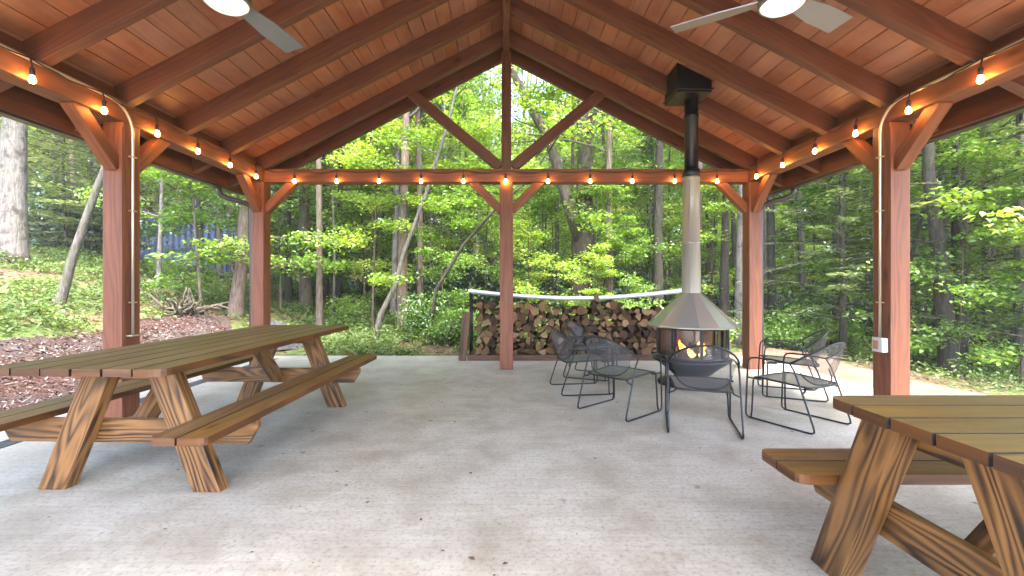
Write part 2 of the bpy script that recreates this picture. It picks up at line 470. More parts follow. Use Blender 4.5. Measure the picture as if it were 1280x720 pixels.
    def build(self, name, mats, parent=None, bevel=0.0):
        me = bpy.data.meshes.new(name)
        me.from_pydata(self.v, [], self.f)
        if not isinstance(mats, (list, tuple)):
            mats = [mats]
        for x in mats:
            me.materials.append(x)
        ul = me.uv_layers.new(name="UVMap")
        flat = [c for f in self.uv for p in f for c in p]
        ul.data.foreach_set("uv", flat)
        me.polygons.foreach_set("material_index", self.mi)
        me.polygons.foreach_set("use_smooth", self.sm)
        me.update()
        o = bpy.data.objects.new(name, me)
        COL.objects.link(o)
        if parent is not None:
            o.parent = parent
        if bevel:
            b = o.modifiers.new("bevel", 'BEVEL')
            b.width = bevel
            b.segments = 2
            b.limit_method = 'ANGLE'
            b.angle_limit = R(40)
        return o


def np_mesh(name, V, F, mat, parent=None, smooth=False, link=True):
    """V (n,3), F (m,4) quads"""
    me = bpy.data.meshes.new(name)
    me.vertices.add(len(V))
    me.vertices.foreach_set("co", np.asarray(V, dtype=np.float32).ravel())
    F = np.asarray(F, dtype=np.int32)
    me.loops.add(F.size)
    me.loops.foreach_set("vertex_index", F.ravel())
    me.polygons.add(len(F))
    me.polygons.foreach_set("loop_start", np.arange(0, F.size, F.shape[1], dtype=np.int32))
    me.polygons.foreach_set("loop_total", np.full(len(F), F.shape[1], dtype=np.int32))
    if smooth:
        me.polygons.foreach_set("use_smooth", np.ones(len(F), dtype=bool))
    me.update(calc_edges=True)
    for x in (mat if isinstance(mat, (list, tuple)) else [mat]):
        me.materials.append(x)
    o = bpy.data.objects.new(name, me)
    if link:
        COL.objects.link(o)
    if parent is not None:
        o.parent = parent
    return o


def tag(o, label=None, cat=None, group=None, kind=None):
    if label:
        o['label'] = label
    if cat:
        o['category'] = cat
    if group:
        o['group'] = group
    if kind:
        o['kind'] = kind
    return o


def thing(name, label, cat, loc=(0, 0, 0), rz=0.0, group=None):
    o = bpy.data.objects.new(name, None)
    o.empty_display_size = 0.2
    COL.objects.link(o)
    o.location = loc
    o.rotation_euler = (0, 0, rz)
    return tag(o, label, cat, group)


def copy_tree(o, parent=None):
    c = o.copy()
    COL.objects.link(c)
    if parent is not None:
        c.parent = parent
    for ch in list(o.children):
        copy_tree(ch, c)
    return c


# ------------------------------------------------------------------ terrain
def sstep(a, b, x):
    t = np.clip((x - a) / (b - a), 0, 1)
    return t * t * (3 - 2 * t)


def terrain(x, y):
    x = np.asarray(x, dtype=float)
    y = np.asarray(y, dtype=float)
    s = np.maximum(0, -x - 4.75)
    bank = np.where(s < 0.6, 0.30 * s * s / 0.6 * 0.9, 0.30 * 0.54 + 0.34 * (s - 0.6))
    bank = 3.4 * np.tanh(bank / 3.4)
    fade = 1 - 0.6 * sstep(8, 19, y)
    z = bank * fade
    z = z + 0.10 * np.clip(y - 7.9, 0, 30) * (1 - sstep(-3.0, 2.5, x)) * 0.9
    z = z - 0.10 * np.clip(x - 5.2, 0, 16) * sstep(-6, 3, y)
    z = z - 0.05 * np.clip(y - 9, 0, 20) * sstep(0.5, 4, x)
    z = z - 0.06
    n = 0.05 * np.sin(x * 1.7 + y * 0.6) * np.sin(y * 1.3 - x * 0.4) + 0.03 * np.sin(x * 4.1 + 1) * np.sin(y * 3.7)
    out = np.maximum(np.maximum(-x - 4.9, x - 5.2), y - 8.2)
    return z + n * np.clip(out, 0, 1)


def tz(x, y):
    return float(terrain(x, y))


def axis_samples(lo, hi, near_lo, near_hi, fine, n_far):
    a = np.linspace(0, 1, n_far) ** 2
    left = near_lo - a[::-1] * (near_lo - lo)
    right = near_hi + a * (hi - near_hi)
    return np.unique(np.concatenate([left, np.arange(near_lo, near_hi, fine), right]))


xs = axis_samples(-300, 300, -16, 14, 0.25, 40)
ys = axis_samples(-300, 400, -6, 22, 0.25, 40)
X, Y = np.meshgrid(xs, ys)
Z = terrain(X, Y)
nx, ny = len(xs), len(ys)
idx = np.arange(nx * ny).reshape(ny, nx)
F = np.stack([idx[:-1, :-1], idx[:-1, 1:], idx[1:, 1:], idx[1:, :-1]], -1).reshape(-1, 4)
V = np.stack([X, Y, Z], -1).reshape(-1, 3)
# leave out the cells wholly under the slab
cx, cy = V[F].mean(1)[:, 0], V[F].mean(1)[:, 1]
keep = ~((cx > -4.3) & (cx < 4.0) & (cy > -5.0) & (cy < 7.3))
tag(np_mesh("ground", V, F[keep], M['ground'], smooth=True), kind='structure')

# slab
sb = MB()
sb.box((-4.75, -6.6, -0.16), (4.35, 7.72, 0.0))
slab = sb.build("concrete_floor", M['concrete'], bevel=0.012)
tag(slab, kind='structure')


def sheet(name, poly_fn, x0, x1, y0, y1, st, mat, lift, rough=0.0):
    xs_ = np.arange(x0, x1 + st, st)
    ys_ = np.arange(y0, y1 + st, st)
    X_, Y_ = np.meshgrid(xs_, ys_)
    Z_ = terrain(X_, Y_) + lift
    if rough:
        Z_ = Z_ + RNG.normal(0, rough, Z_.shape)
    id_ = np.arange(X_.size).reshape(X_.shape)
    F_ = np.stack([id_[:-1, :-1], id_[:-1, 1:], id_[1:, 1:], id_[1:, :-1]], -1).reshape(-1, 4)
    V_ = np.stack([X_, Y_, Z_], -1).reshape(-1, 3)
    c_ = V_[F_].mean(1)
    ok = poly_fn(c_[:, 0], c_[:, 1])
    used = np.unique(F_[ok])
    remap = np.full(len(V_), -1)
    remap[used] = np.arange(len(used))
    return tag(np_mesh(name, V_[used], remap[F_[ok]], mat, smooth=not rough), kind='structure')


sheet("mulch_bed", lambda x, y: (x > -6.35 + 0.12 * np.sin(y * 2.1) - 0.05 * np.maximum(0, y - 6)) & (x < -4.75) & (y < 9.2 + 0.3 * np.sin(x * 5)), -7.2, -4.7, -3, 9.6, 0.045, M['mulch'], 0.05, 0.012)
sheet("gravel_path", lambda x, y: (x > 4.35) & (x < 5.45 + 0.16 * np.sin(y * 1.7) + 0.06 * np.sin(y * 6.1)) & (y < 8.6 + .2 * np.sin(x * 4)) | ((y > 7.72) & (y < 8.15 + 0.1 * np.sin(x * 3.1)) & (x > -0.4)), -0.6, 6, -4, 9, 0.06, M['gravel'], 0.045)

sheet("unseen_bounce_gravel", lambda x, y: (y < -6.55 + 0.2 * np.sin(x)) | (x > 4.36) & (y < -1.0) | (x < -4.76) & (y < -2.4), -15, 16, -26, -0.5, 0.5, M['gravel'], 0.035)  # gravel ground added out of view to bounce light up under the roof

# ------------------------------------------------------------------ pavilion
pav = thing("pavilion", "open red stained timber pavilion with a gable roof over the concrete floor", "pavilion", (0, 0, 0))
SL = 0.52
RB = 4.69             # rafter underside height at the ridge
RT = RB + 0.214
XE = 3.96             # plumb cut of the rafters
PX0, PX1 = 3.49, 3.68
BZ0, BZ1 = 2.71, 2.90
Y1, Y2 = 4.08, 6.445
YB, YF = -0.9, 7.02

def post(x0, x1, y0, y1, z1=BZ0 - 0.002, name="post"):
    b = MB()
    b.box((x0, y0, 0.0), (x1, y1, z1), axis=2)
    return b.build(name, M['post_wood'], pav, bevel=0.008)

posts = {}
for s in (-1, 1):
    for yy in (Y1, Y2):
        posts[(s, yy)] = post(min(s * PX0, s * PX1), max(s * PX0, s * PX1), yy, yy + 0.19)
        # shadow-gap board on the faces towards the camera and the middle
        b = MB()
        b.box((s * PX0 - 0.0 if s > 0 else s * PX0 - 0.028, yy - 0.012, 0.0), (s * PX0 + 0.028 if s > 0 else s * PX0, yy - 0.001, BZ0 - 0.05), axis=2)
        b.build("corner_strip", M['post_wood'], posts[(s, yy)], bevel=0.003)
post(-0.095, 0.095, Y2, Y2 + 0.19)
for yy in (-0.65,):
    for s in (-1, 1):
        post(min(s * PX0, s * PX1), max(s * PX0, s * PX1), yy, yy + 0.19)

for s in (-1, 1):
    b = MB()
    b.box((min(s * PX0, s * PX1), YB + 0.1, BZ0), (max(s * PX0, s * PX1), Y2 + 0.19, BZ1), axis=1)
    b.build("side_beam", M['post_wood'], pav, bevel=0.008)
b = MB()
b.box((-PX0 + 0.003, Y2 + 0.002, BZ0 - 0.01), (PX0 - 0.003, Y2 + 0.188, BZ1 - 0.01), axis=0)
b.build("tie_beam", M['post_wood'], pav, bevel=0.008)
b = MB()
b.box((-0.07, Y2 + 0.03, BZ1 - 0.008), (0.07, Y2 + 0.17, 4.60), axis=2)
b.build("king_post", M['rafter_wood'], pav, bevel=0.006)
b = MB()
b.box((-0.043, YB, 4.60), (0.043, YF - 0.04, RT - 0.03), axis=1)
b.build("ridge_beam", M['rafter_wood'], pav, bevel=0.005)

# diagonal braces of the gable truss
for s in (-1, 1):
    b = MB()
    b.bar((s * 0.09, Y2 + 0.085, BZ1 + 0.03), (s * 1.40, Y2 + 0.085, 4.02), 0.13, 0.14, (0, 1, 0))
    b.build("truss_brace", M['rafter_wood'], pav, bevel=0.006)

# knee braces
def knee(p0, p1, side):
    b = MB()
    b.bar(p0, p1, 0.11, 0.115, side)
    b.build("knee_brace", M['post_wood'], pav, bevel=0.006)

for s in (-1, 1):
    xm = s * (PX0 + PX1) / 2
    for yy in (Y1, Y2):
        knee((xm, yy + 0.02, 2.30), (xm, yy - 0.40, BZ0 + 0.03), (1, 0, 0))
        if yy == Y1:
            knee((xm, yy + 0.17, 2.30), (xm, yy + 0.59, BZ0 + 0.03), (1, 0, 0))
    knee((s * (PX0 + 0.02), Y2 + 0.095, 2.30), (s * (PX0 - 0.40), Y2 + 0.095, BZ0 + 0.02), (0, 1, 0))
    knee((s * 0.075, Y2 + 0.095, 2.30), (s * 0.50, Y2 + 0.095, BZ0 + 0.02), (0, 1, 0))

# rafters
RY = [6.41 - 0.77 * k for k in range(10)]
def rafter(s, y0, w, name="rafter"):
    b = MB()
    xa, xb = 0.046, XE
    c = []
    for i in range(8):
        x = xb if i & 1 else xa
        y = y0 + w if i & 2 else y0
        z = (RT if i & 4 else RB) - SL * x
        c.append((s * x, y, z))
    if s < 0:
        c = [c[i ^ 1] for i in range(8)]
    b.hexa(c, 0, 0)
    b.build(name, M['rafter_wood'], pav, bevel=0.004)

for s in (-1, 1):
    for y0 in RY:
        rafter(s, y0, 0.09)
    rafter(s, 6.86, 0.09, "barge_rafter")
    # blocking on top of the side beam between rafters
    for k in range(len(RY) - 1):
        b = MB()
        xx = s * 3.60
        b.box((xx - 0.02, RY[k + 1] + 0.092, BZ1 + 0.001), (xx + 0.02, RY[k] - 0.002, RT - SL * 3.63), axis=1)
        b.build("blocking_board", M['rafter_wood'], pav)
    # deck planks
    b = MB()
    pitch = 0.181
    cosr = 1 / math.sqrt(1 + SL * SL)
    nb = int((4.05 / cosr) / pitch) + 1
    for k in range(nb):
        # each course is butt-jointed from two or three boards
        cuts = [YB, ]
        yj = YB + random.uniform(1.5, 4.5)
        while yj < YF - 1.0:
            jy = min(RY, key=lambda q: abs(q + 0.045 - yj)) + 0.045
            if jy > cuts[-1] + 0.8:
                cuts.append(jy)
            yj += random.uniform(3.0, 4.6)
        cuts.append(YF)
        xa = 0.046 + k * pitch * cosr
        xb = min(xa + (pitch - 0.010) * cosr, 4.02)
        if xa >= 4.0:
            break
        for q in range(len(cuts) - 1):
            c = []
            dz = random.uniform(0.0, 0.0015)
            for i in range(8):
                x = xb if i & 1 else xa
                y = cuts[q + 1] - 0.001 if i & 2 else cuts[q] + 0.001
                z = RT - SL * x + (0.022 if i & 4 else 0.001 + dz)
                c.append((s * x, y, z))
            if s < 0:
                c = [c[i ^ 1] for i in range(8)]
            b.hexa(c, 0, 1)
    b.build("roof_deck", M['deck_wood'], pav)
    b = MB()
    c = []
    for i in range(8):
        x = 4.06 if i & 1 else -0.02
        y = YF + 0.03 if i & 2 else YB - 0.03
        z = RT - SL * x + (0.06 if i & 4 else 0.026)
        c.append((s * x, y, z))
    if s < 0:
        c = [c[i ^ 1] for i in range(8)]
    b.hexa(c)
    b.build("roof_sheet", M['roof_metal'], pav)
    b = MB()
    b.box((min(s * 3.963, s * 4.0), YB, 2.605), (max(s * 3.963, s * 4.0), YF, RT - SL * 3.97), axis=1)
    b.build("fascia_board", M['rafter_wood'], pav, bevel=0.004)
    # gutter trough and its downpipe
    b = MB()
    prof = [(4.003, 2.80), (4.003, 2.585), (4.09, 2.585), (4.125, 2.68), (4.125, 2.80), (4.115, 2.80), (4.115, 2.685), (4.085, 2.597), (4.013, 2.597), (4.013, 2.80)]
    for i in range(len(prof)):
        p, q = prof[i], prof[(i + 1) % len(prof)]
        b.quad([(s * p[0], YB, p[1]), (s * q[0], YB, q[1]), (s * q[0], YF, q[1]), (s * p[0], YF, p[1])])
    g = b.build("gutter", M['gutter'], pav)
    b = MB()
    px, py = s * 3.725, Y2 + 0.11
    b.tube([(s * 4.06, 6.33, 2.60), (s * 4.06, 6.33, 2.53), (s * 4.04, 6.345, 2.485), (s * 3.98, 6.38, 2.455), (s * 3.82, 6.49, 2.415), (s * 3.75, py, 2.38), (px, py, 2.30), (px, py, 1.5), (px, py, 0.6), (px, py, 0.02)], 0.034, 10)
    b.build("downpipe", M['pipe_dark'], g)

# electrical conduit on both near posts, with an outlet box on the right one
for s in (-1, 1):
    b = MB()
    xc = s * (PX0 - 0.016)
    yc = Y1 + 0.085
    zc = 2.865
    path = [(xc, YB + 0.2, zc), (xc, 1.0, zc), (xc, 3.0, zc), (xc, yc - 0.24, zc)]
    for q in range(1, 8):
        a_ = q / 8 * math.pi / 2
        path.append((xc, yc - 0.24 + 0.24 * math.sin(a_), zc - 0.24 * (1 - math.cos(a_))))
    zb = 0.725 if s > 0 else 0.76
    path += [(xc, yc, zc - 0.24), (xc, yc, 1.8), (xc, yc, zb)]
    b.tube(path, 0.0125, 10)
    for zz_ in (2.4, 1.9, 1.05):
        b.box((xc - 0.018, yc - 0.03, zz_), (xc + 0.018, yc + 0.03, zz_ + 0.012))
    co = b.build("conduit", M['conduit'], pav)
    b = MB()
    if s > 0:
        b.box((xc - 0.045, yc - 0.075, 0.60), (xc + 0.013, yc + 0.04, 0.73))
        ob = b.build("outlet_box", M['grey_plastic'], co, bevel=0.006)
        b = MB()
        b.box((xc - 0.050, yc - 0.035, 0.625), (xc - 0.046, yc + 0.025, 0.705))
        b.build("outlet_cover", M['box_label'], ob)
    else:
        b.box((xc - 0.013, yc - 0.06, 0.745), (xc + 0.045, yc + 0.06, 0.757))
        b.build("end_plate", M['conduit'], co, bevel=0.002)

# ------------------------------------------------------------------ string lights
def string_light(label, pts, ends, off):
    """pts: hook points of the cord, one bulb under each; off: direction away from the beam"""
    t = thing("string_light", label, "string lights", (0, 0, 0), 0, "warm string lights on the beams")
    b = MB()
    path = []
    full = [ends[0]] + pts + [ends[1]]
    for a_, c_ in zip(full[:-1], full[1:]):
        a_, c_ = Vector(a_), Vector(c_)
        for q in range(6):
            f_ = q / 6
            p = a_.lerp(c_, f_)
            p.z -= 0.035 * math.sin(math.pi * f_) * random.uniform(0.5, 1.2)
            path.append(p)
    path.append(Vector(full[-1]))
    b.tube(path, 0.006, 6)
    b.build("cord", M['cord'], t)
    for p in pts:
        p = Vector(p)
        b = MB()
        b.tube([p, p + Vector(off) * 0.012 + Vector((0, 0, -0.04)), p + Vector(off) * 0.015 + Vector((0, 0, -0.075))], 0.0055, 6)
        q = p + Vector(off) * 0.015
        b.lathe([(0.0, -0.07), (0.013, -0.072), (0.016, -0.085), (0.016, -0.125), (0.012, -0.13), (0, -0.13)], 10, q)
        so = b.build("socket", M['cord'], t)
        b = MB()
        b.lathe([(0.0, -0.122), (0.012, -0.131), (0.016, -0.142), (0.0205, -0.154), (0.0215, -0.164), (0.019, -0.175), (0.012, -0.184), (0.0, -0.187)], 12, q)
        b.build("bulb", M['bulb'], so)
    return t

zh = BZ1 - 0.03
for s, lab in ((-1, "string of warm bulbs along the left side beam, by the long picnic table"), (1, "string of warm bulbs along the right side beam, above the metal chairs")):
    xx = s * (PX0 - 0.03)
    ysb = [6.17 - 0.583 * k for k in range(9)]
    string_light(lab, [(xx, y, zh) for y in ysb], [(xx, Y2 - 0.02, zh), (xx, ysb[-1] - 0.6, zh)], (-s, 0, 0))
xsb = [-0.01 + 0.605 * (k - 5) for k in range(11)]
string_light("string of warm bulbs across the tie beam at the far gable end", [(x, Y2 - 0.02, zh - 0.01) for x in xsb], [(-PX0 + 0.04, Y2 - 0.02, zh), (PX0 - 0.04, Y2 - 0.02, zh)], (0, -1, 0))

# ------------------------------------------------------------------ ceiling fans
def ceiling_fan(label, x, y, z, rot):
    t = thing("ceiling_fan", label, "ceiling fan", (x, y, z), 0, "ceiling fans under the roof")
    roofz = RB - SL * abs(x)
    b = MB()
    b.lathe([(0, -0.03), (0.06, -0.028), (0.105, -0.016), (0.128, 0.004), (0.130, 0.012)], 40)
    b.build("light_cover", M['opal'], t)
    b = MB()
    b.lathe([(0.131, 0.004), (0.140, 0.006), (0.145, 0.02), (0.145, 0.06), (0.13, 0.11), (0.10, 0.145), (0.05, 0.17), (0.0, 0.17)], 40)
    b.build("motor_housing", M['nickel'], t)
    b = MB()
    b.lathe([(0.014, 0.165), (0.014, RT - SL * abs(x) - z - 0.02)], 12)
    b.build("downrod", M['nickel'], t)
    b = MB()
    zc_ = RT - SL * abs(x) - z
    b.lathe([(0.02, zc_ - 0.14), (0.065, zc_ - 0.10), (0.075, zc_ - 0.02), (0.0, zc_ - 0.02)], 24)
    b.build("canopy", M['nickel'], t)
    for k in range(3):
        an = rot + k * 2 * math.pi / 3
        b = MB()
        rows = []
        for q in range(9):
            f_ = q / 8
            r_ = 0.10 + 0.58 * f_
            wd = 0.045 + 0.035 * min(1, f_ * 2.0)
            rows.append((r_, wd))
        mat = Matrix.Rotation(an, 4, 'Z') @ Matrix.Translation((0, 0, 0.055)) @ Matrix.Rotation(R(-12), 4, 'X')
        for (r0, w0), (r1, w1) in zip(rows[:-1], rows[1:]):
            pts = [Vector((r0, -w0, 0)), Vector((r1, -w1, 0)), Vector((r1, w1, 0.0)), Vector((r0, w0, 0.0))]
            b.quad([mat @ (p + Vector((0, 0, 0.004))) for p in pts])
            b.quad([mat @ (p - Vector((0, 0, 0.004))) for p in pts[::-1]])
            b.quad([mat @ (pts[0] + Vector((0, 0, -0.004))), mat @ (pts[1] + Vector((0, 0, -0.004))), mat @ (pts[1] + Vector((0, 0, 0.004))), mat @ (pts[0] + Vector((0, 0, 0.004)))])
            b.quad([mat @ (pts[3] + Vector((0, 0, 0.004))), mat @ (pts[2] + Vector((0, 0, 0.004))), mat @ (pts[2] + Vector((0, 0, -0.004))), mat @ (pts[3] + Vector((0, 0, -0.004)))])
        e = rows[-1]
        b.quad([mat @ Vector((e[0], -e[1], -0.004)), mat @ Vector((e[0], e[1], -0.004)), mat @ Vector((e[0], e[1], 0.004)), mat @ Vector((e[0], -e[1], 0.004))])
        b.build("blade", M['blade'], t)

FD = 2.9
ceiling_fan("silver ceiling fan at upper left with one blade pointing to the far gable", (283 - 633) / 560 * FD, FD, 1.22 + 347 / 560 * FD + 0.02, R(79))
ceiling_fan("silver ceiling fan at upper right with blades spread to both sides", (978 - 633) / 560 * FD, FD, 1.22 + 345 / 560 * FD + 0.02, R(27))

# ------------------------------------------------------------------ picnic tables
def rounded_boards(mb, lo, hi, n, gap, z0, z1, rad, off=0.0):
    """n boards along Y with the outer corners cut round; island per board"""
    w = (hi[0] - lo[0] - gap * (n - 1)) / n
    for k in range(n):
        xa = lo[0] + k * (w + gap)
        xb = xa + w
        dy0, dy1 = random.uniform(-0.006, 0.006), random.uniform(-0.006, 0.006)
        ya, yb = lo[1] + dy0, hi[1] + dy1
        out = []
        left, right = (k == 0), (k == n - 1)
        def corner(cx_, cy_, a_from):
            return [(cx_ + rad * math.cos(a_from + q * math.pi / 8), cy_ + rad * math.sin(a_from + q * math.pi / 8)) for q in range(5)]
        out += corner(xa + rad, ya + rad, math.pi) if left else [(xa, ya)]
        out += corner(xb - rad, ya + rad, 1.5 * math.pi) if right else [(xb, ya)]
        out += corner(xb - rad, yb - rad, 0) if right else [(xb, yb)]
        out += corner(xa + rad, yb - rad, 0.5 * math.pi) if left else [(xa, yb)]
        ou, ov = random.uniform(0, 40), random.uniform(0, 40)
        kk = len(mb.v)
        m_ = len(out)
        mb.v.extend([(x, y, z0) for x, y in out] + [(x, y, z1) for x, y in out])
        mb.f.append(tuple(kk + m_ + i for i in range(m_)))
        mb.uv.append([(ou + y, ov + x - xa) for x, y in out])
        mb.f.append(tuple(kk + i for i in range(m_))[::-1])
        mb.uv.append([(ou + y, ov + 0.4 + x - xa) for x, y in out][::-1])
        for i in range(m_):
            j = (i + 1) % m_
            mb.f.append((kk + i, kk + j, kk + m_ + j, kk + m_ + i))
            (xi, yi), (xj, yj) = out[i], out[j]
            if abs(yj - yi) > abs(xj - xi):
                mb.uv.append([(ou + yi, ov + 0.8), (ou + yj, ov + 0.8), (ou + yj, ov + 0.8 + z1 - z0), (ou + yi, ov + 0.8 + z1 - z0)])
            else:
                mb.uv.append([(ou + xi * 0.3, ov + 1.8), (ou + xj * 0.3, ov + 1.8), (ou + xj * 0.3, ov + 1.8 + z1 - z0), (ou + xi * 0.3, ov + 1.8 + z1 - z0)])
        inner = [abs(out[(q + 1) % m_][0] - out[q][0]) < 1e-6 and ((out[q][0] == xa and not left) or (out[q][0] == xb and not right)) for q in range(m_)]
        mb.mi.extend([0, 0] + [2 if q else 1 for q in inner])
        mb.sm.extend([False] * (m_ + 2))


def picnic_table(label, loc, rz, frames, half=1.28, hw_top=0.39, nb=5, boff=0.55, loff=0.0):
    t = thing("picnic_table", label, "picnic table", loc, rz, "stained wooden picnic tables")
    ZT = 0.77
    b = MB()
    rounded_boards(b, (-hw_top, -half), (hw_top, half), nb, 0.012, ZT - 0.04, ZT, 0.07)
    b.build("tabletop", [M['top_wood'], M['edge_wood'], M['gap_shade']], t)
    for s in (-1, 1):
        b = MB()
        rounded_boards(b, (s * boff - 0.15, -half - 0.09), (s * boff + 0.15, half + 0.02), 2, 0.010, 0.40, 0.44, 0.045)
        b.build("bench_seat", [M['seat_wood'], M['edge_wood'], M['gap_shade']], t)
    for fy, out in frames:
        for s in (-1, 1):
            b = MB()
            # slanted leg, horizontal cuts at foot and top
            xt, xf, hw = s * 0.18, s * 0.475, 0.084
            ya, yb = (fy, fy + 0.085) if out < 0 else (fy - 0.085, fy)
            c = []
            for i in range(8):
                xc_ = (xt if i & 4 else xf) + loff
                c.append((xc_ + (hw if i & 1 else -hw), yb if i & 2 else ya, ZT - 0.042 if i & 4 else 0.0))
            b.hexa(c, 0, 2)
            b.build("leg", M['leg_wood'], t, bevel=0.005)
        # bench bearer with clipped lower corners
        ya, yb = (fy + 0.087, fy + 0.127) if out < 0 else (fy - 0.127, fy - 0.087)
        bl = boff + 0.16
        prof = [(-bl, 0.398), (-bl, 0.36), (-bl + 0.06, 0.255), (bl - 0.06, 0.255), (bl, 0.36), (bl, 0.398)]
        b = MB()
        ou, ov = random.uniform(0, 40), random.uniform(0, 40)
        k = len(b.v)
        b.v.extend([(x, ya, z) for x, z in prof] + [(x, yb, z) for x, z in prof])
        n_ = len(prof)
        fs = [tuple(range(n_)), tuple(range(n_, 2 * n_))[::-1]] + [(i, i + n_, (i + 1) % n_ + n_, (i + 1) % n_) for i in range(n_)]
        for f_ in fs:
            b.f.append(f_)
            b.uv.append([(ou + b.v[i][0], ov + b.v[i][2] + b.v[i][1]) for i in f_])
            b.mi.append(0)
            b.sm.append(False)
        b.build("bench_bearer", M['leg_wood'], t, bevel=0.004)
        # cleat under the top and the diagonal strut to it
        b = MB()
        b.box((-0.34, ya, ZT - 0.13), (0.34, yb, ZT - 0.042), axis=0)
        b.build("top_cleat", M['leg_wood'], t, bevel=0.004)
        b = MB()
        y_in = yb if out < 0 else ya
        sg = 1 if out < 0 else -1
        b.bar((0, y_in + sg * 0.02, 0.30), (0, y_in + sg * 0.42, ZT - 0.05), 0.09, 0.09, (1, 0, 0))
        b.build("strut", M['leg_wood'], t, bevel=0.004)
    return t

picnic_table("long wooden picnic table on the left, reaching back beside the left posts", (-2.28, 3.70, 0), R(-2.0), [(-1.05, -1), (0.86, 1)], 1.31, 0.50, 6, 0.65, 0.08)
picnic_table("wooden picnic table at lower right, cut off by the photo edge", (1.29 + 1.28, 1.436, 0), R(-90), [(-1.22, -1), (1.22, 1)])

# ------------------------------------------------------------------ fireplace
FX, FY = 2.29, 5.55
fp = thing("fireplace", "freestanding round metal fireplace with a conical hood and tall flue, fire burning inside", "fireplace", (FX, FY, 0))
b = MB()
b.lathe([(0.0, 0.0), (0.40, 0.0), (0.40, 0.018), (0.30, 0.03), (0.23, 0.05), (0.20, 0.10), (0.0, 0.10)], 48)
b.build("foot", M['black_metal'], fp)
b = MB()
b.lathe([(0.17, 0.09), (0.22, 0.12), (0.34, 0.22), (0.43, 0.285), (0.46, 0.30), (0.46, 0.325), (0.41, 0.325), (0.40, 0.31), (0.0, 0.29)], 48)
b.build("bowl", M['black_metal'], fp)
b = MB()
b.lathe([(0.395, 0.69), (0.425, 0.69), (0.425, 0.735), (0.395, 0.735), (0.395, 0.69)], 48)
b.lathe([(0.395, 0.326), (0.425, 0.326), (0.425, 0.36), (0.395, 0.36), (0.395, 0.326)], 48)
NB = 9
for k in range(NB):
    an = R(-97) + k * 2 * math.pi / NB
    w_ = 0.022 if k != 0 else 0.034
    b.box((0.392, -w_ / 2, 0.355), (0.428, w_ / 2, 0.695), mat=Matrix.Rotation(an, 4, 'Z'))
    if k in (0, 8):
        for q in (0.25, ):
            pass
b.build("door_frame", M['black_metal'], fp)
for k in range(NB):
    a0 = R(-97) + k * 2 * math.pi / NB + 0.03
    a1 = a0 + 2 * math.pi / NB - 0.06
    b = MB()
    if k in (3, 4, 5):
        b.lathe([(0.405, 0.36), (0.405, 0.69)], 6, a0=a0, a1=a1)
        b.build("back_panel", M['firebrick'], fp)
    else:
        b.lathe([(0.410, 0.36), (0.410, 0.69)], 8, a0=a0, a1=a1)
        b.build("glass_pane", M['glass'], fp)
b = MB()
b.lathe([(0.39, 0.735), (0.52, 0.708), (0.53, 0.715), (0.53, 0.728), (0.515, 0.74), (0.122, 1.115), (0.116, 1.12)], 14, a0=R(-90 - 12.86), a1=R(270 - 12.86), smooth=False)
b.lathe([(0.495, 0.722), (0.11, 1.095)], 14, a0=R(-90 - 12.86), a1=R(270 - 12.86), smooth=False)
b.build("hood", M['hood_metal'], fp)
b = MB()
b.lathe([(0.112, 1.09), (0.104, 1.72), (0.108, 1.722), (0.108, 1.745), (0.103, 1.747), (0.098, 2.50), (0.102, 2.505), (0.102, 2.56), (0.09, 2.57)], 40)
fl = b.build("flue_pipe", M['flue_metal'], fp)
b = MB()
b.tube([(-0.06, -0.0945, 1.12), (-0.055, -0.083, 2.5)], 0.003, 6)
b.build("seam", M['flue_metal'], fl)
b = MB()
b.lathe([(0.085, 2.54), (0.108, 2.555), (0.112, 2.60), (0.098, 2.64), (0.084, 2.66), (0.082, 2.68), (0.082, 3.28), (0.089, 3.285), (0.089, 3.315), (0.082, 3.32), (0.082, 3.58)], 32)
b.build("stove_pipe", M['black_metal'], fp)
# ceiling support box, cut to the roof slope
bx0, bx1, by0, by1, bz = -0.27, 0.14, -0.25, 0.17, 3.50
b = MB()
c = []
for i in range(8):
    x = bx1 if i & 1 else bx0
    y = by1 if i & 2 else by0
    z = (RT - SL * (x + FX) - 0.002) if i & 4 else bz
    c.append((x, y, z))
b.hexa(c)
b.box((bx0 - 0.02, by0 - 0.02, bz + 0.03), (bx1 + 0.02, by1 + 0.02, bz + 0.045))
b.build("ceiling_box", M['black_metal'], fp, bevel=0.005)
# fire: logs and flames
for k, (a_, l_, z_) in enumerate(((0.3, 0.24, 0.38), (-0.5, 0.22, 0.40), (1.4, 0.20, 0.44))):
    b = MB()
    b.tube([(-l_ * math.cos(a_), -l_ * math.sin(a_) - 0.05, z_), (0, -0.05, z_ + 0.02), (l_ * math.cos(a_), l_ * math.sin(a_) - 0.05, z_ + 0.01)], [0.045, 0.05, 0.04], 9)
    tag(b.build("burning_log", [M['log_bark']], None), ("thick charred log lying lowest in the fireplace", "charred log crossing the lowest one in the fireplace", "charred log on top of the fire in the fireplace")[k], "log", "logs burning in the fireplace").location = (FX, FY, 0)
b = MB()
for k in range(8):
    x0, y0 = random.uniform(-0.18, 0.10), random.uniform(-0.20, 0.02)
    h_ = random.uniform(0.07, 0.18)
    ph = random.uniform(0, 6)
    b.tube([(x0 + 0.02 * math.sin(ph + q), y0 + 0.015 * math.cos(ph + q * 1.3), 0.37 + h_ * q / 5) for q in range(6)], [0.03, 0.045, 0.04, 0.026, 0.013, 0.002], 8)
b.build("flames", M['flame'], fp)

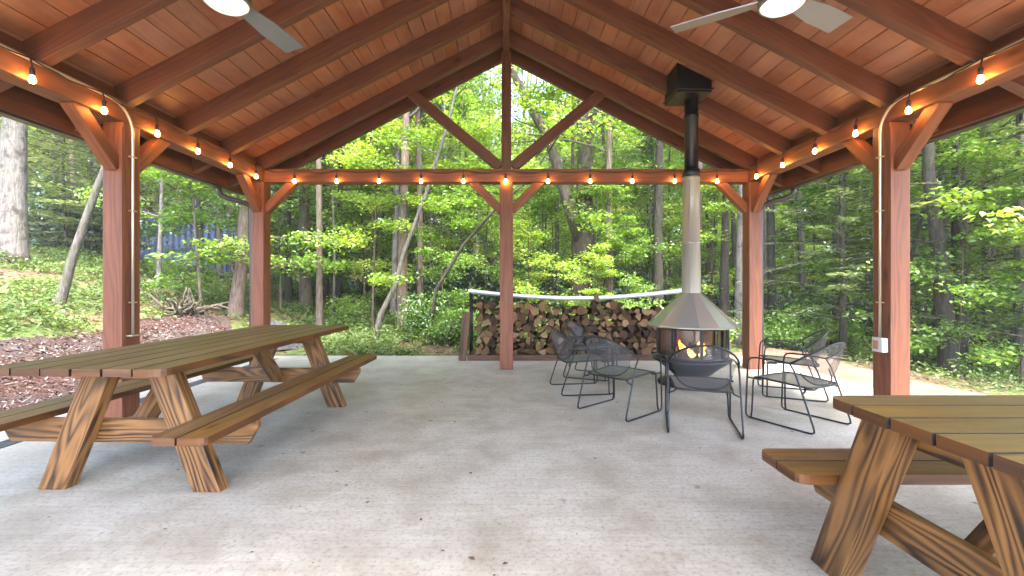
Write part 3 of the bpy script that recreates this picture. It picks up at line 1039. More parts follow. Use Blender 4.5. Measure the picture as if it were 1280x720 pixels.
# ------------------------------------------------------------------ metal chairs
def make_chair():
    t = thing("patio_chair", "chair", "chair", (0, 0, 0), 0, "charcoal metal mesh chairs around the fireplace")
    W_ = 0.275
    for s in (-1, 1):
        x = s * W_
        pts = [(x, -0.10, 0.555), (x, 0.05, 0.565), (x, 0.20, 0.562), (x, 0.245, 0.553), (x, 0.268, 0.53), (x, 0.275, 0.49), (x, 0.285, 0.30), (x, 0.295, 0.06), (x, 0.29, 0.025), (x, 0.265, 0.010), (x, 0.10, 0.010), (x, -0.22, 0.010), (x, -0.275, 0.012), (x, -0.295, 0.028), (x, -0.29, 0.06), (x, -0.22, 0.27), (x, -0.14, 0.49)]
        b = MB()
        b.tube(pts, 0.008, 8, closed=True)
        b.build("side_frame", M['chair_metal'], t)
        b = MB()
        b.tube([(s * 0.235, 0.20, 0.385), (s * 0.238, 0.235, 0.375), (s * 0.242, 0.245, 0.345), (s * 0.255, 0.25, 0.06), (s * 0.265, 0.252, 0.012)], 0.008, 8)
        b.build("front_leg", M['chair_metal'], t)
    hoop = []
    NH = 24
    for q in range(NH + 1):
        a_ = math.pi * q / NH
        hoop.append(Vector((W_ * math.cos(a_) * (1 - 0.06 * math.sin(a_)), -0.10 - 0.245 * math.sin(a_) ** 0.85, 0.555 + 0.185 * math.sin(a_))))
    b = MB()
    b.tube(hoop, 0.009, 8)
    b.build("back_frame", M['chair_metal'], t)
    # mesh back: from the hoop down to the seat, barrel shaped, ending beside the arms
    b = MB()
    q0, q1, NS = 2, NH - 2, 10
    grid = []
    for q in range(q0, q1 + 1):
        a_ = math.pi * q / NH
        top = hoop[q]
        low = Vector((0.225 * math.cos(a_), -0.11 - 0.125 * math.sin(a_) ** 0.8, 0.375 + 0.16 * (1 - math.sin(a_)) ** 1.5))
        row = []
        for k in range(NS + 1):
            f_ = k / NS
            p = low.lerp(top, f_)
            p.y -= 0.02 * math.sin(math.pi * f_) * math.sin(a_)
            row.append((p, (0.45 * a_ / math.pi * 1.6, (top - low).length * f_)))
        grid.append(row)
    for i in range(len(grid) - 1):
        for k in range(NS):
            q4 = [grid[i][k], grid[i + 1][k], grid[i + 1][k + 1], grid[i][k + 1]]
            b.quad([p[0] for p in q4], [p[1] for p in q4], 0, True)
    b.build("backrest", M['mesh'], t)
    b = MB()
    b.tube([g_[0][0] for g_ in grid], 0.006, 6)
    b.build("lower_rail", M['chair_metal'], t)
    # seat pan, a little dished, front edge rolled
    b = MB()
    N_ = 10
    def sp(u_, v_):
        x_ = 0.245 * u_
        y_ = -0.245 + 0.49 * v_
        rr = abs(u_) ** 4 * 0.03
        z_ = 0.362 + 0.022 * v_ - 0.014 * (1 - u_ * u_) * math.sin(math.pi * v_) - (0.02 * max(0, v_ - 0.9) * 10 * 0.5)
        yy_ = y_ + rr * (1 if v_ < 0.5 else -1) * abs(2 * v_ - 1)
        return Vector((x_ * (1 - 0.12 * (1 - v_)), yy_, z_))
    for i in range(N_):
        for j in range(N_):
            q4 = [(-1 + 2 * i / N_, j / N_), (-1 + 2 * (i + 1) / N_, j / N_), (-1 + 2 * (i + 1) / N_, (j + 1) / N_), (-1 + 2 * i / N_, (j + 1) / N_)]
            b.quad([sp(*p) for p in q4], [(p[0] * 0.245, p[1] * 0.49) for p in q4], 0, True)
    b.build("seat", M['seat_mesh'], t)
    rim = [sp(-1 + 2 * i / 12, 1) for i in range(13)] + [sp(1, 1 - i / 12) for i in range(1, 13)] + [sp(1 - 2 * i / 12, 0) for i in range(1, 13)] + [sp(-1, i / 12) for i in range(1, 12)]
    b = MB()
    b.tube(rim, 0.0085, 8, closed=True)
    for s in (-1, 1):
        b.tube([(s * 0.20, -0.18, 0.36), (s * 0.23, -0.20, 0.335), (s * W_, -0.205, 0.32)], 0.008, 6)
        b.tube([(s * 0.245, 0.16, 0.372), (s * W_, 0.16, 0.372), (s * W_, 0.28, 0.372)], 0.008, 6)
    b.build("seat_frame", M['chair_metal'], t)
    return t

chair_spots = [
    (0.86, 5.20, 0.99, 0.13, "metal mesh chair nearest the king post, in profile facing right"),
    (1.13, 6.00, 0.90, -0.42, "metal mesh chair furthest back, close to the woodpile"),
    (1.10, 4.35, 0.76, 0.65, "metal mesh chair left of the one with its back to the viewer"),
    (1.676, 3.86, 0.30, 0.95, "metal mesh chair with its back straight to the viewer, before the fireplace"),
    (2.59, 4.00, -0.46, 0.88, "front metal mesh chair of the pair on the right of the fireplace"),
    (3.17, 5.00, -0.907, 0.42, "rear metal mesh chair of the pair on the right of the fireplace"),
]
proto = make_chair()
for i, (x, y, fx, fy, lab) in enumerate(chair_spots):
    ch = proto if i == 0 else copy_tree(proto)
    ch.location = (x, y, 0)
    ch.rotation_euler = (0, 0, math.atan2(fy, fx) - math.pi / 2)
    ch['label'] = lab

# ------------------------------------------------------------------ woodpile
WX0, WX1, WY = -0.55, 2.95, 7.42
rk = thing("firewood_rack", "long firewood rack with black steel uprights on timber bearers behind the king post", "rack", (0, 0, 0))
for yy in (WY - 0.17, WY + 0.17):
    b = MB()
    b.box((WX0 - 0.08, yy - 0.045, 0.0), (WX1 + 0.08, yy + 0.045, 0.09), axis=0)
    b.build("bearer", M['raw_wood'], rk, bevel=0.004)
for x_ in (WX0 - 0.035, WX1 + 0.035):
    for yy in (WY - 0.17, WY + 0.17):
        b = MB()
        b.tube([(x_, yy, 0.09), (x_, yy, 1.10)], 0.016, 8)
        b.build("upright", M['black_metal'], rk)
    b = MB()
    b.tube([(x_, WY - 0.17, 1.09), (x_, WY + 0.17, 1.09)], 0.014, 8)
    b.build("top_bar", M['black_metal'], rk)
b = MB()
b.bar((WX0 - 0.16, WY - 0.22, 0.0), (WX0 - 0.09, WY - 0.19, 0.78), 0.05, 0.12, (0, 1, 0))
tag(b.build("wooden_plank", M['raw_wood'], None, bevel=0.003), "weathered board standing upright against the left end of the woodpile", "plank")

# white tarp rolled into a sagging band between the uprights
b = MB()
NT = 60
rows = []
for q in range(NT + 1):
    f_ = q / NT
    x_ = WX0 - 0.07 + (WX1 - WX0 + 0.14) * f_
    z_ = 1.115 - 0.13 * math.sin(math.pi * f_) + 0.02 * f_
    ring = []
    for k in range(12):
        a_ = 2 * math.pi * k / 12
        w1 = 0.20 + 0.004 * math.sin(f_ * 30 + k)
        h1 = 0.036 + 0.002 * math.sin(f_ * 43 + 2 * k)
        ring.append((x_, WY + w1 * math.cos(a_), z_ + h1 * math.sin(a_)))
    rows.append(ring)
for q in range(NT):
    for k in range(12):
        b.quad([rows[q][k], rows[q + 1][k], rows[q + 1][(k + 1) % 12], rows[q][(k + 1) % 12]], None, 0, True)
b.quad(rows[0][::-1])
b.quad(rows[-1])
tag(b.build("tarp", M['tarp']), "white folded tarp sagging between the rack uprights above the firewood", "tarp")

def log_mesh(kind, seed):
    rr = random.Random(seed)
    b = MB()
    L_ = 0.20
    if kind == 'round':
        n_ = 11
        out = [(math.cos(2 * math.pi * k / n_) * rr.uniform(0.9, 1.05), math.sin(2 * math.pi * k / n_) * rr.uniform(0.88, 1.05)) for k in range(n_)]
    elif kind == 'half':
        out = [(math.cos(math.pi * k / 7) * rr.uniform(0.95, 1.1), -0.35 + 1.1 * math.sin(math.pi * k / 7)) for k in range(8)]
        out += [(-0.3, -0.42 + rr.uniform(-.06, .06)), (0.35, -0.40 + rr.uniform(-.06, .06))]
    else:
        sp_ = rr.uniform(0.40, 0.55)
        out = [(0, -0.85)] + [(1.3 * math.sin(a_) * rr.uniform(0.94, 1.04), -0.75 + 1.65 * math.cos(a_) * rr.uniform(0.94, 1.02)) for a_ in np.linspace(sp_ * 1.3, -sp_ * 1.3, 6)]
    n_ = len(out)
    tw = rr.uniform(-0.12, 0.12)
    sc_ = rr.uniform(0.9, 1.05)
    ends = []
    for k, y in enumerate((-L_, L_)):
        ca, sa = math.cos(tw * k), math.sin(tw * k)
        g_ = 1.0 if k == 0 else sc_
        ends.append([((x * ca - z * sa) * g_, y + (0.012 * x + 0.01 * z), (x * sa + z * ca) * g_) for x, z in out])
    k0 = len(b.v)
    b.v.extend([tuple(p) for p in ends[0] + ends[1]])
    b.f.append(tuple(range(n_))); b.mi.append(1)
    b.f.append(tuple(range(n_, 2 * n_))[::-1]); b.mi.append(1)
    for i in range(n_):
        b.f.append((i, i + n_, (i + 1) % n_ + n_, (i + 1) % n_))
        split = (kind == 'wedge' and i in (0, n_ - 1)) or (kind == 'half' and i >= 7)
        b.mi.append(1 if split else 0)
    for f_ in b.f:
        b.uv.append([(0, 0)] * len(f_))
        b.sm.append(False)
    o = b.build("firewood_log", [M['log_bark'], M['log_end']])
    return o

protos = [log_mesh(k, s) for s, k in enumerate(('wedge', 'half', 'wedge', 'round', 'wedge', 'wedge', 'half', 'wedge'))]
lr = random.Random(5)
spots = []
zrow = 0.145
rown = 0
def pile_top(x):
    return 0.86 + 0.07 * math.sin(x * 2.1 + 0.6) + 0.05 * math.sin(x * 5.3) + (0.10 if 1.35 < x < 2.2 else 0) + (0.09 if x < -0.15 else 0) - (0.06 if 0.2 < x < 0.9 else 0)
while zrow < 1.05:
    x_ = WX0 + 0.04 + (0.05 if rown % 2 else 0)
    while x_ < WX1:
        w_ = lr.uniform(0.045, 0.072)
        if zrow < pile_top(x_):
            spots.append((x_ + w_, zrow + lr.uniform(-0.012, 0.012), w_ * lr.uniform(1.08, 1.28)))
        x_ += 2 * w_ * 0.97
    zrow += 0.092
    rown += 1
spots = spots[:296]
for i, (x_, z_, r_) in enumerate(spots):
    o = protos[i] if i < len(protos) else protos[lr.randrange(len(protos))].copy()
    if i >= len(protos):
        COL.objects.link(o)
    o.location = (x_, WY + lr.uniform(-0.05, 0.03), z_)
    o.rotation_euler = (lr.uniform(-0.05, 0.05), lr.uniform(0, 6.28), lr.uniform(-0.12, 0.12))
    o.scale = (r_, lr.uniform(0.85, 1.0), r_)
    tag(o, "split firewood log stacked end-on in the long woodpile behind the king post", "firewood", "firewood logs in the woodpile")

# ------------------------------------------------------------------ trench drain
dg = thing("drain_grate", "dark slotted trench drain grate running past the left posts in the concrete", "drain", (-3.84, 0, 0))
b = MB()
b.box((-0.075, -4.0, 0.001), (-0.062, 7.4, 0.007))
b.box((0.062, -4.0, 0.001), (0.075, 7.4, 0.007))
yq = -3.99
while yq < 7.38:
    b.box((-0.062, yq, 0.0012), (0.062, yq + 0.012, 0.006))
    yq += 0.03
b.build("grating", M['grate'], dg)
b = MB()
b.box((-0.06, -4.0, 0.0005), (0.06, 7.4, 0.001))
b.build("channel", M['channel_dark'], dg)  # flat dark strip laid on the slab below the grating bars

# ------------------------------------------------------------------ vegetation
def leaves(c, size, up=0.6, fold=0.16, aspect=0.55, rng=RNG, dirs=None):
    c = np.asarray(c, float)
    n_ = len(c)
    size = np.broadcast_to(np.asarray(size, float), (n_,))[:, None]
    nr = rng.normal(size=(n_, 3))
    nr /= np.linalg.norm(nr, axis=1, keepdims=True)
    nr = nr * (1 - up) + np.array([0, 0, up])
    nr /= np.linalg.norm(nr, axis=1, keepdims=True)
    tr_ = rng.normal(size=(n_, 3)) if dirs is None else dirs + 0.25 * rng.normal(size=(n_, 3))
    tt = tr_ - nr * (tr_ * nr).sum(1, keepdims=True)
    tt /= np.linalg.norm(tt, axis=1, keepdims=True) + 1e-9
    bb = np.cross(nr, tt)
    base = c - tt * size * 0.5
    tip = c + tt * size * 0.5
    mid = c + tt * size * -0.05 + nr * size * fold
    lf = mid + bb * size * aspect * 0.5
    rt = mid - bb * size * aspect * 0.5
    V_ = np.stack([base, rt, tip, lf], 1).reshape(-1, 3)
    F_ = np.arange(n_ * 4).reshape(-1, 4)
    return V_, F_


def spray_leaves(sp, per, rad, flat, size, up, rng):
    """sp: spray centres (n,3) → leaf centres in flattened blobs"""
    sp = np.asarray(sp)
    c = np.repeat(sp, per, 0)
    d = rng.normal(size=c.shape)
    d /= np.linalg.norm(d, axis=1, keepdims=True)
    d *= (rng.random((len(c), 1)) ** 0.5) * rad
    d[:, 2] *= flat
    d[:, 2] -= 0.25 * (d[:, 0] ** 2 + d[:, 1] ** 2)
    return leaves(c + d, size * rng.uniform(0.65, 1.25, len(c)), up, rng=rng)


def limb_path(p0, d, L_, rng, droop=0.0, n=6, wob=0.12):
    p = np.array(p0, float)
    d = np.array(d, float)
    d /= np.linalg.norm(d)
    out = [p.copy()]
    for i in range(n):
        d = d + rng.normal(0, wob, 3)
        d[2] -= droop
        d /= np.linalg.norm(d)
        p = p + d * L_ / n
        out.append(p.copy())
    return out


def broadleaf(h, r0, first, nl, ll, leaf_m, bark_m, leaf, per, rad, seed, lean=(0, 0), path=None, up=0.6, link=True, droop=0.03, rise=0.45, trim=None):
    """returns (trunk object, crown object) at the origin"""
    rng = np.random.default_rng(seed)
    tb = MB()
    if path is None:
        path = []
        p = np.zeros(3)
        n = 9
        for i in range(n + 1):
            f_ = i / n
            path.append((lean[0] * h * f_ + 0.02 * h * math.sin(seed + f_ * 4) * f_, lean[1] * h * f_ + 0.015 * h * math.cos(seed * 2 + f_ * 5) * f_, h * f_))
        path[0] = (path[0][0], path[0][1], -0.35)
    L_ = len(path)
    rs = [max(0.012, r0 * (1 - 0.85 * (i / (L_ - 1)) ** 0.9)) for i in range(L_)]
    rs[0] = r0 * 1.5
    # smooth the trunk path a little with extra points near the foot flare
    P = [Vector(p) for p in path]
    P.insert(1, P[0].lerp(P[1], 0.30)); rs.insert(1, r0 * 1.06)
    tb.tube(P, rs, 10)
    sprays = []
    zs = [p.z for p in P]
    def at(z):
        for i in range(len(P) - 1):
            if zs[i] <= z <= zs[i + 1]:
                f_ = (z - zs[i]) / max(1e-6, zs[i + 1] - zs[i])
                return P[i].lerp(P[i + 1], f_), rs[i] + (rs[i + 1] - rs[i]) * f_
        return P[-1], rs[-1]
    ztop = zs[-1]
    for k in range(nl):
        f_ = (k + rng.random()) / nl
        z = first + (ztop - first) * f_ ** 0.9
        p, r = at(z)
        an = rng.uniform(0, 2 * math.pi)
        l_ = ll * (1 - 0.55 * f_) * rng.uniform(0.6, 1.15)
        pa = limb_path(p, (math.cos(an), math.sin(an), rise + rng.uniform(-0.2, 0.3)), l_, rng, droop)
        rl = min(r * 0.5, 0.012 + 0.014 * l_)
        tb.tube([Vector(q) for q in pa], [rl * (1 - 0.8 * i / 6) + 0.003 for i in range(7)], 5)
        for i in range(2, 7):
            sprays.append(pa[i] + rng.normal(0, 0.12, 3))
            # side twigs
            for _ in range(2 if i > 2 else 1):
                an2 = rng.uniform(0, 2 * math.pi)
                tl = l_ * rng.uniform(0.18, 0.38)
                e = pa[i] + np.array([math.cos(an2) * tl, math.sin(an2) * tl, rng.uniform(-0.05, 0.25) * tl])
                tb.tube([Vector(pa[i]), Vector((pa[i] + e) / 2 + np.array([0, 0, 0.03])), Vector(e)], [0.008, 0.006, 0.003], 4, cap=False)
                sprays.append(e)
    sprays.append(np.array(P[-1]))
    trunk = tb.build("trunk", bark_m)
    V_, F_ = spray_leaves(sprays, per, rad, 0.38, leaf, up, rng)
    if trim is not None:
        ok = trim(V_.reshape(-1, 4, 3).mean(1))
        V_ = V_.reshape(-1, 4, 3)[ok].reshape(-1, 3)
        F_ = np.arange(len(V_)).reshape(-1, 4)
    crown = np_mesh("crown", V_, F_, leaf_m)
    return trunk, crown


def hemlock(h, r0, first, nb, ll, seed, needle=0.11):
    rng = np.random.default_rng(seed)
    tb = MB()
    P = [Vector((0.03 * math.sin(seed + i), 0.03 * math.cos(seed * 1.7 + i), -0.3 + (h + 0.3) * i / 8)) for i in range(9)]
    tb.tube(P, [r0 * (1.25 if i == 0 else 1 - 0.95 * i / 8) + 0.006 for i in range(9)], 8)
    cs, ds = [], []
    for k in range(nb):
        f_ = (k + rng.random()) / nb
        z = first + (h - first) * f_
        an = k * 2.4 + rng.uniform(-0.4, 0.4)
        l_ = ll * (1 - f_) ** 0.75 * rng.uniform(0.65, 1.15) + 0.15
        d0 = np.array([math.cos(an), math.sin(an), 0.16 + 0.35 * f_])
        pa = limb_path((0, 0, z), d0, l_, rng, 0.05, 7, 0.05)
        tb.tube([Vector(q) for q in pa], [0.007 + 0.006 * l_ * (1 - i / 7) * 0.6 for i in range(8)], 4, cap=False)
        side = np.array([-math.sin(an), math.cos(an), 0])
        for i in range(1, 8):
            for sg in (-1, 1):
                for rep in range(2):
                    tl = (0.12 + 0.42 * l_ * (1 - 0.6 * i / 7)) * rng.uniform(0.5, 1.0) * 0.55
                    base = pa[i] - (pa[i] - pa[i - 1]) * rng.random()
                    dirv = side * sg + d0 * 0.7 + np.array([0, 0, -0.22])
                    dirv = dirv / np.linalg.norm(dirv)
                    nn = max(3, int(tl / 0.055))
                    for q in range(nn):
                        cs.append(base + dirv * tl * (q + 0.6) / nn + rng.normal(0, 0.018, 3))
                        ds.append(dirv)
    trunk = tb.build("trunk", M['bark_dark'])
    cs, ds = np.array(cs), np.array(ds)
    V_, F_ = leaves(cs, needle * rng.uniform(0.7, 1.4, len(cs)), 0.72, 0.05, 0.30, rng, ds)
    crown = np_mesh("crown", V_, F_, M['needle'])
    return trunk, crown


def as_thing(name, pair, label, cat, loc, rz=0.0, scale=1.0, group=None):
    t = thing(name, label, cat, loc, rz, group)
    t.scale = (scale, scale, scale) if not hasattr(scale, '__len__') else scale
    for o in pair:
        o.parent = t
    return t


def px(x, d):
    return (x - 633) / 560.0 * d


# --- named trees near the pavilion (x in the photograph, distance) -------------------------
def special(label, xpix, d, pair, name="broadleaf_tree", cat="tree"):
    x = px(xpix, d)
    return as_thing(name, pair, label, cat, (x, d, tz(x, d)))

GB = M['leaf_bright']
GM = M['leaf_mid']
special("big pale grey trunk at the left edge, standing on the green bank", 14, 9.4, broadleaf(13, 0.25, 4.6, 9, 3.0, GM, M['bark_pale'], 0.10, 30, 0.45, 31))
lt = broadleaf(9.5, 0.075, 5.0, 8, 2.0, GM, M['bark_grey'], 0.10, 26, 0.4, 32, path=[(0, 0, -0.3), (0.28, 0.05, 0.9), (0.62, 0.1, 2.0), (1.0, 0.2, 3.2), (1.5, 0.3, 4.6), (2.0, 0.4, 6.2), (2.4, 0.5, 8.0), (2.6, 0.5, 9.5)])
special("slanting grey trunk leaning right on the bank beside the left post", 68, 7.6, lt)
special("thin crooked sapling before the blue container", 198, 10.5, broadleaf(6.5, 0.055, 1.3, 10, 1.3, GB, M['bark_pale'], 0.10, 20, 0.34, 33, lean=(0.03, 0)))
special("rough brown trunk bent at the foot next to the far left post", 296, 10.0, broadleaf(12, 0.17, 5.0, 9, 2.6, GM, M['bark_red'], 0.10, 28, 0.45, 34, path=[(-0.1, 0, -0.3), (0.02, 0, 0.5), (0.12, 0, 1.3), (0.16, 0, 2.6), (0.14, 0, 4.5), (0.22, 0, 7), (0.3, 0, 9.5), (0.3, 0, 12)]))
special("slim grey trunk right in front of the blue container", 250, 13.0, broadleaf(12, 0.10, 4.5, 10, 2.2, GM, M['bark_pale'], 0.10, 26, 0.45, 35, lean=(0.01, 0)))
special("pale slim trunk at the right end of the blue container", 275, 14.5, broadleaf(12, 0.10, 4.5, 10, 2.2, GB, M['bark_pale'], 0.10, 26, 0.45, 36, lean=(0.012, 0)))
special("reddish mossy trunk in the gap left of the woodpile", 503, 10.2, broadleaf(13, 0.125, 2.6, 13, 2.4, GB, M['bark_red'], 0.10, 26, 0.42, 37, lean=(0.002, 0)))
special("white barked slender trunk just left of the reddish mossy one", 491, 12.0, broadleaf(13, 0.09, 3.8, 11, 2.2, GB, M['bark_pale'], 0.10, 24, 0.42, 38, lean=(0.012, 0)))
special("crooked thin trunk leaning right towards the reddish mossy one", 466, 9.3, broadleaf(10, 0.07, 3.4, 9, 2.0, GB, M['bark_grey'], 0.10, 24, 0.4, 39, path=[(0, 0, -0.3), (0.16, 0, 0.5), (0.45, 0.05, 1.1), (0.62, 0.1, 1.8), (1.05, 0.2, 3.0), (1.55, 0.2, 4.6), (2.0, 0.3, 6.5), (2.4, 0.3, 8.2), (2.7, 0.3, 10)]))
bt = broadleaf(8.5, 0.045, 2.2, 8, 1.5, GB, M['bark_dark'], 0.10, 22, 0.36, 40, path=[(0, 0, -0.3), (0.25, 0, 1.1), (0.8, 0, 2.0), (1.5, 0.1, 2.8), (2.1, 0.1, 3.3), (2.7, 0.2, 4.2), (3.0, 0.2, 5.6), (3.2, 0.2, 7.0)])
special("thin dark sapling arching right towards the king post", 530, 9.0, bt)
# forked big tree behind the woodpile
d_ = 11.0
rngF = np.random.default_rng(41)
tb = MB()
main = [(0, 0, -0.4), (0, 0, 0.2), (0.02, 0, 1.4), (0.05, 0, 2.4), (0.06, 0, 3.2), (0.10, 0.0, 4.6), (0.06, 0.1, 6.2), (0.12, 0.1, 8.5), (0.1, 0.1, 12.5)]
tb.tube(main, [0.36, 0.30, 0.27, 0.27, 0.21, 0.20, 0.18, 0.15, 0.05], 12)
sec = [(0.0, -0.05, 2.3), (-0.22, -0.12, 2.9), (-0.48, -0.15, 3.7), (-0.72, -0.2, 4.5), (-1.0, -0.25, 5.1), (-1.35, -0.3, 5.7), (-1.75, -0.3, 6.5), (-2.0, -0.3, 7.6), (-2.2, -0.3, 9.0)]
tb.tube(sec, [0.18, 0.16, 0.135, 0.12, 0.11, 0.10, 0.085, 0.06, 0.03], 9)
tb.tube([(-1.75, -0.3, 6.5), (-1.72, -0.35, 6.9), (-1.85, -0.35, 7.4)], [0.05, 0.035, 0.015], 6)
tb.tube([(-1.35, -0.3, 5.7), (-1.15, -0.4, 6.0), (-1.1, -0.4, 6.4)], [0.05, 0.03, 0.012], 6)
spr = []
for k in range(22):
    z = rngF.uniform(3.6, 10)
    an = rngF.uniform(0, 6.28)
    pa = limb_path((0.07, 0, z), (math.cos(an), math.sin(an), 0.25), rngF.uniform(1.2, 2.8), rngF, 0.05)
    tb.tube([Vector(q) for q in pa], [0.03 * (1 - i / 7) + 0.004 for i in range(7)], 5)
    spr += [p + rngF.normal(0, 0.15, 3) for p in pa[2:]] + [p + rngF.normal(0, 0.4, 3) for p in pa[2:]]
V_, F_ = spray_leaves(spr, 22, 0.42, 0.38, 0.105, 0.6, rngF)
special("big forked dark trunk rising behind the middle of the woodpile", 727, d_, (tb.build("trunk", M['bark_brown']), np_mesh("crown", V_, F_, GB)))
special("thin reddish trunk behind the woodpile, right of the big forked one", 763, 10.5, broadleaf(12, 0.10, 3.6, 10, 2.0, GB, M['bark_red'], 0.10, 24, 0.4, 42))
special("dark straight trunk seen just left of the flue pipe", 823, 11.5, broadleaf(13, 0.15, 4.2, 10, 2.4, GB, M['bark_dark'], 0.10, 26, 0.42, 43))
special("dark mossy trunk between the flue pipe and the far right post", 905, 11.0, broadleaf(13, 0.12, 4.2, 9, 2.2, GM, M['bark_dark'], 0.10, 26, 0.42, 44))
special("white speckled birch trunk touching the far right post", 922, 10.0, broadleaf(13, 0.10, 5.5, 8, 2.2, GB, M['bark_pale'], 0.10, 26, 0.42, 45))
ct = broadleaf(13, 0.155, 4.6, 9, 2.6, GB, M['bark_dark'], 0.10, 26, 0.42, 46, path=[(0.10, 0, -0.4), (0.07, 0, 0.3), (0.0, 0, 1.2), (-0.10, 0, 2.2), (-0.26, 0, 3.4), (-0.28, 0, 5.0), (-0.2, 0, 7.2), (-0.1, 0, 10), (0, 0, 13)])
special("curved dark trunk right of the near right post", 1180, 7.6, ct)
bt2 = broadleaf(7.5, 0.05, 2.4, 9, 1.6, GB, M['bark_dark'], 0.10, 24, 0.36, 47, path=[(0, 0, -0.4), (0.05, 0, 1.0), (0.12, 0, 2.0), (0.34, 0, 2.9), (0.62, 0, 3.6), (0.85, 0, 4.6), (0.9, 0, 6.0), (0.9, 0, 7.5)])
special("thin dark branching sapling bending right behind the near right post", 1130, 8.4, bt2)
special("grey ridged trunk at the right edge", 1276, 8.0, broadleaf(13, 0.10, 4.0, 9, 2.4, GB, M['bark_grey'], 0.10, 26, 0.42, 48))
special("sparse young hemlock behind the two right chairs", 1053, 8.6, hemlock(8.5, 0.06, 0.7, 120, 1.9, 51, 0.085), "hemlock_tree")
special("wide hemlock with bare lower twigs right of the curved trunk", 1232, 9.4, hemlock(10.5, 0.08, 0.6, 130, 2.7, 52, 0.09), "hemlock_tree")
special("dark hemlock at the edge of the wood right of the far left post", 362, 12.5, hemlock(10.5, 0.09, 1.2, 130, 1.5, 53, 0.10), "hemlock_tree")
special("grey green hemlock left of the crooked thin trunk", 425, 14.0, hemlock(12, 0.11, 1.4, 140, 2.5, 54, 0.11), "hemlock_tree")

# --- the woods: repeats sharing meshes ----------------------------------------------------
protos_t = {
    'tall': [broadleaf(15, 0.16, 4.0, 15, 3.2, GM, M['bark_brown'], 0.15, 24, 0.55, 61), broadleaf(16, 0.13, 3.4, 16, 3.0, GB, M['bark_grey'], 0.15, 22, 0.55, 62, lean=(0.02, 0)), broadleaf(14, 0.19, 5.0, 13, 3.4, GM, M['bark_dark'], 0.15, 26, 0.55, 63, lean=(-0.015, 0)), broadleaf(15, 0.10, 3.0, 16, 2.6, GB, M['bark_pale'], 0.14, 22, 0.5, 64, lean=(0.02, 0.01))],
    'slim': [broadleaf(15, 0.075, 7.0, 10, 2.2, GB, M['bark_grey'], 0.13, 20, 0.5, 65, lean=(0.008, 0)), broadleaf(15, 0.10, 7.5, 10, 2.4, GM, M['bark_dark'], 0.13, 20, 0.5, 66, lean=(-0.01, 0)), broadleaf(14, 0.06, 6.5, 9, 2.0, GB, M['bark_brown'], 0.13, 20, 0.5, 67, lean=(0.02, 0)), broadleaf(15, 0.085, 7.0, 9, 2.2, GB, M['bark_brown'], 0.13, 20, 0.5, 68, lean=(0.012, 0))],
    'sapling': [broadleaf(5.2, 0.04, 0.9, 15, 1.5, GB, M['bark_brown'], 0.105, 18, 0.34, 71, rise=0.25), broadleaf(6.4, 0.05, 1.2, 17, 1.7, GB, M['bark_grey'], 0.11, 18, 0.36, 72, lean=(0.05, 0), rise=0.2), broadleaf(4.2, 0.03, 0.5, 14, 1.3, GB, M['bark_brown'], 0.10, 18, 0.32, 73, lean=(-0.06, 0), rise=0.2)],
    'hemlock': [hemlock(11, 0.10, 1.0, 120, 2.4, 81, 0.13), hemlock(13, 0.12, 1.6, 130, 2.7, 82, 0.14), hemlock(7, 0.06, 0.4, 100, 1.8, 83, 0.11)],
}
first_use = {k: [False] * len(v) for k, v in protos_t.items()}
GROUPS = {
    'slim': ("broadleaf_tree", "slim straight trunk without low branches among the trees of the woods", "slim bare trunks in the woods"),
    'tall': ("broadleaf_tree", "tall slender broadleaf tree standing in the woods around the pavilion", "tall broadleaf trees in the woods"),
    'sapling': ("sapling", "leafy bright green understory sapling growing in the woods around the pavilion", "saplings in the woods"),
    'hemlock': ("hemlock_tree", "grey green hemlock standing among the broadleaf trees of the woods", "hemlocks in the woods"),
}
bases = {}
for k, lst in protos_t.items():
    bases[k] = []
    for pair in lst:
        bases[k].append(as_thing(GROUPS[k][0], pair, GROUPS[k][1], "tree", (0, -400, 0), 0, 1.0, GROUPS[k][2]))

tr_rng = random.Random(21)
placed = []
def put(kind, x, y, sc=1.0, var=None):
    v = tr_rng.randrange(len(bases[kind])) if var is None else var
    base = bases[kind][v]
    if not first_use[kind][v]:
        t = base
        first_use[kind][v] = True
    else:
        t = copy_tree(base)
    t.location = (x, y, tz(x, y) - 0.05)
    t.rotation_euler = (0, 0, tr_rng.uniform(0, 6.28))
    t.scale = (sc, sc, sc * tr_rng.uniform(0.92, 1.1))
    placed.append((x, y))
    return t

def scatter(kind, n, d0, d1, a0, a1, mind, s0=0.85, s1=1.15):
    c = 0
    for _ in range(n * 40):
        if c >= n:
            break
        d = math.sqrt(tr_rng.uniform(d0 * d0, d1 * d1))
        a_ = R(tr_rng.uniform(a0, a1))
        x, y = d * math.sin(a_), d * math.cos(a_)
        if y < 9.0 and -7.5 < x < 6.4:
            continue
        if kind != 'slim' and 7 < y < 20.6 and px(145, y) < x < px(345, y) and not (kind == 'sapling' and y < 17 and c % 6 == 0):
            continue
        if kind not in ('sapling', 'slim') and px(568, y) < x < px(715, y) and y < 27:
            continue
        if x < px(130, y) and y < 12.5:
            continue
        if kind == 'sapling' and y < 11.5 and px(480, y) < x < px(920, y) and c % 3:
            continue
        if kind not in ('sapling', 'slim') and x > 0.42 * y and 10.5 < d < 25 and tr_rng.random() < 0.6:
            continue
        if x > 0 and kind not in ('sapling', 'slim') and x > 0.35 * y and y < 13 and tr_rng.random() < 0.6:
            continue
        if any((x - p) ** 2 + (y - q) ** 2 < mind * mind for p, q in placed):
            continue
        put(kind, x, y, tr_rng.uniform(s0, s1))
        c += 1

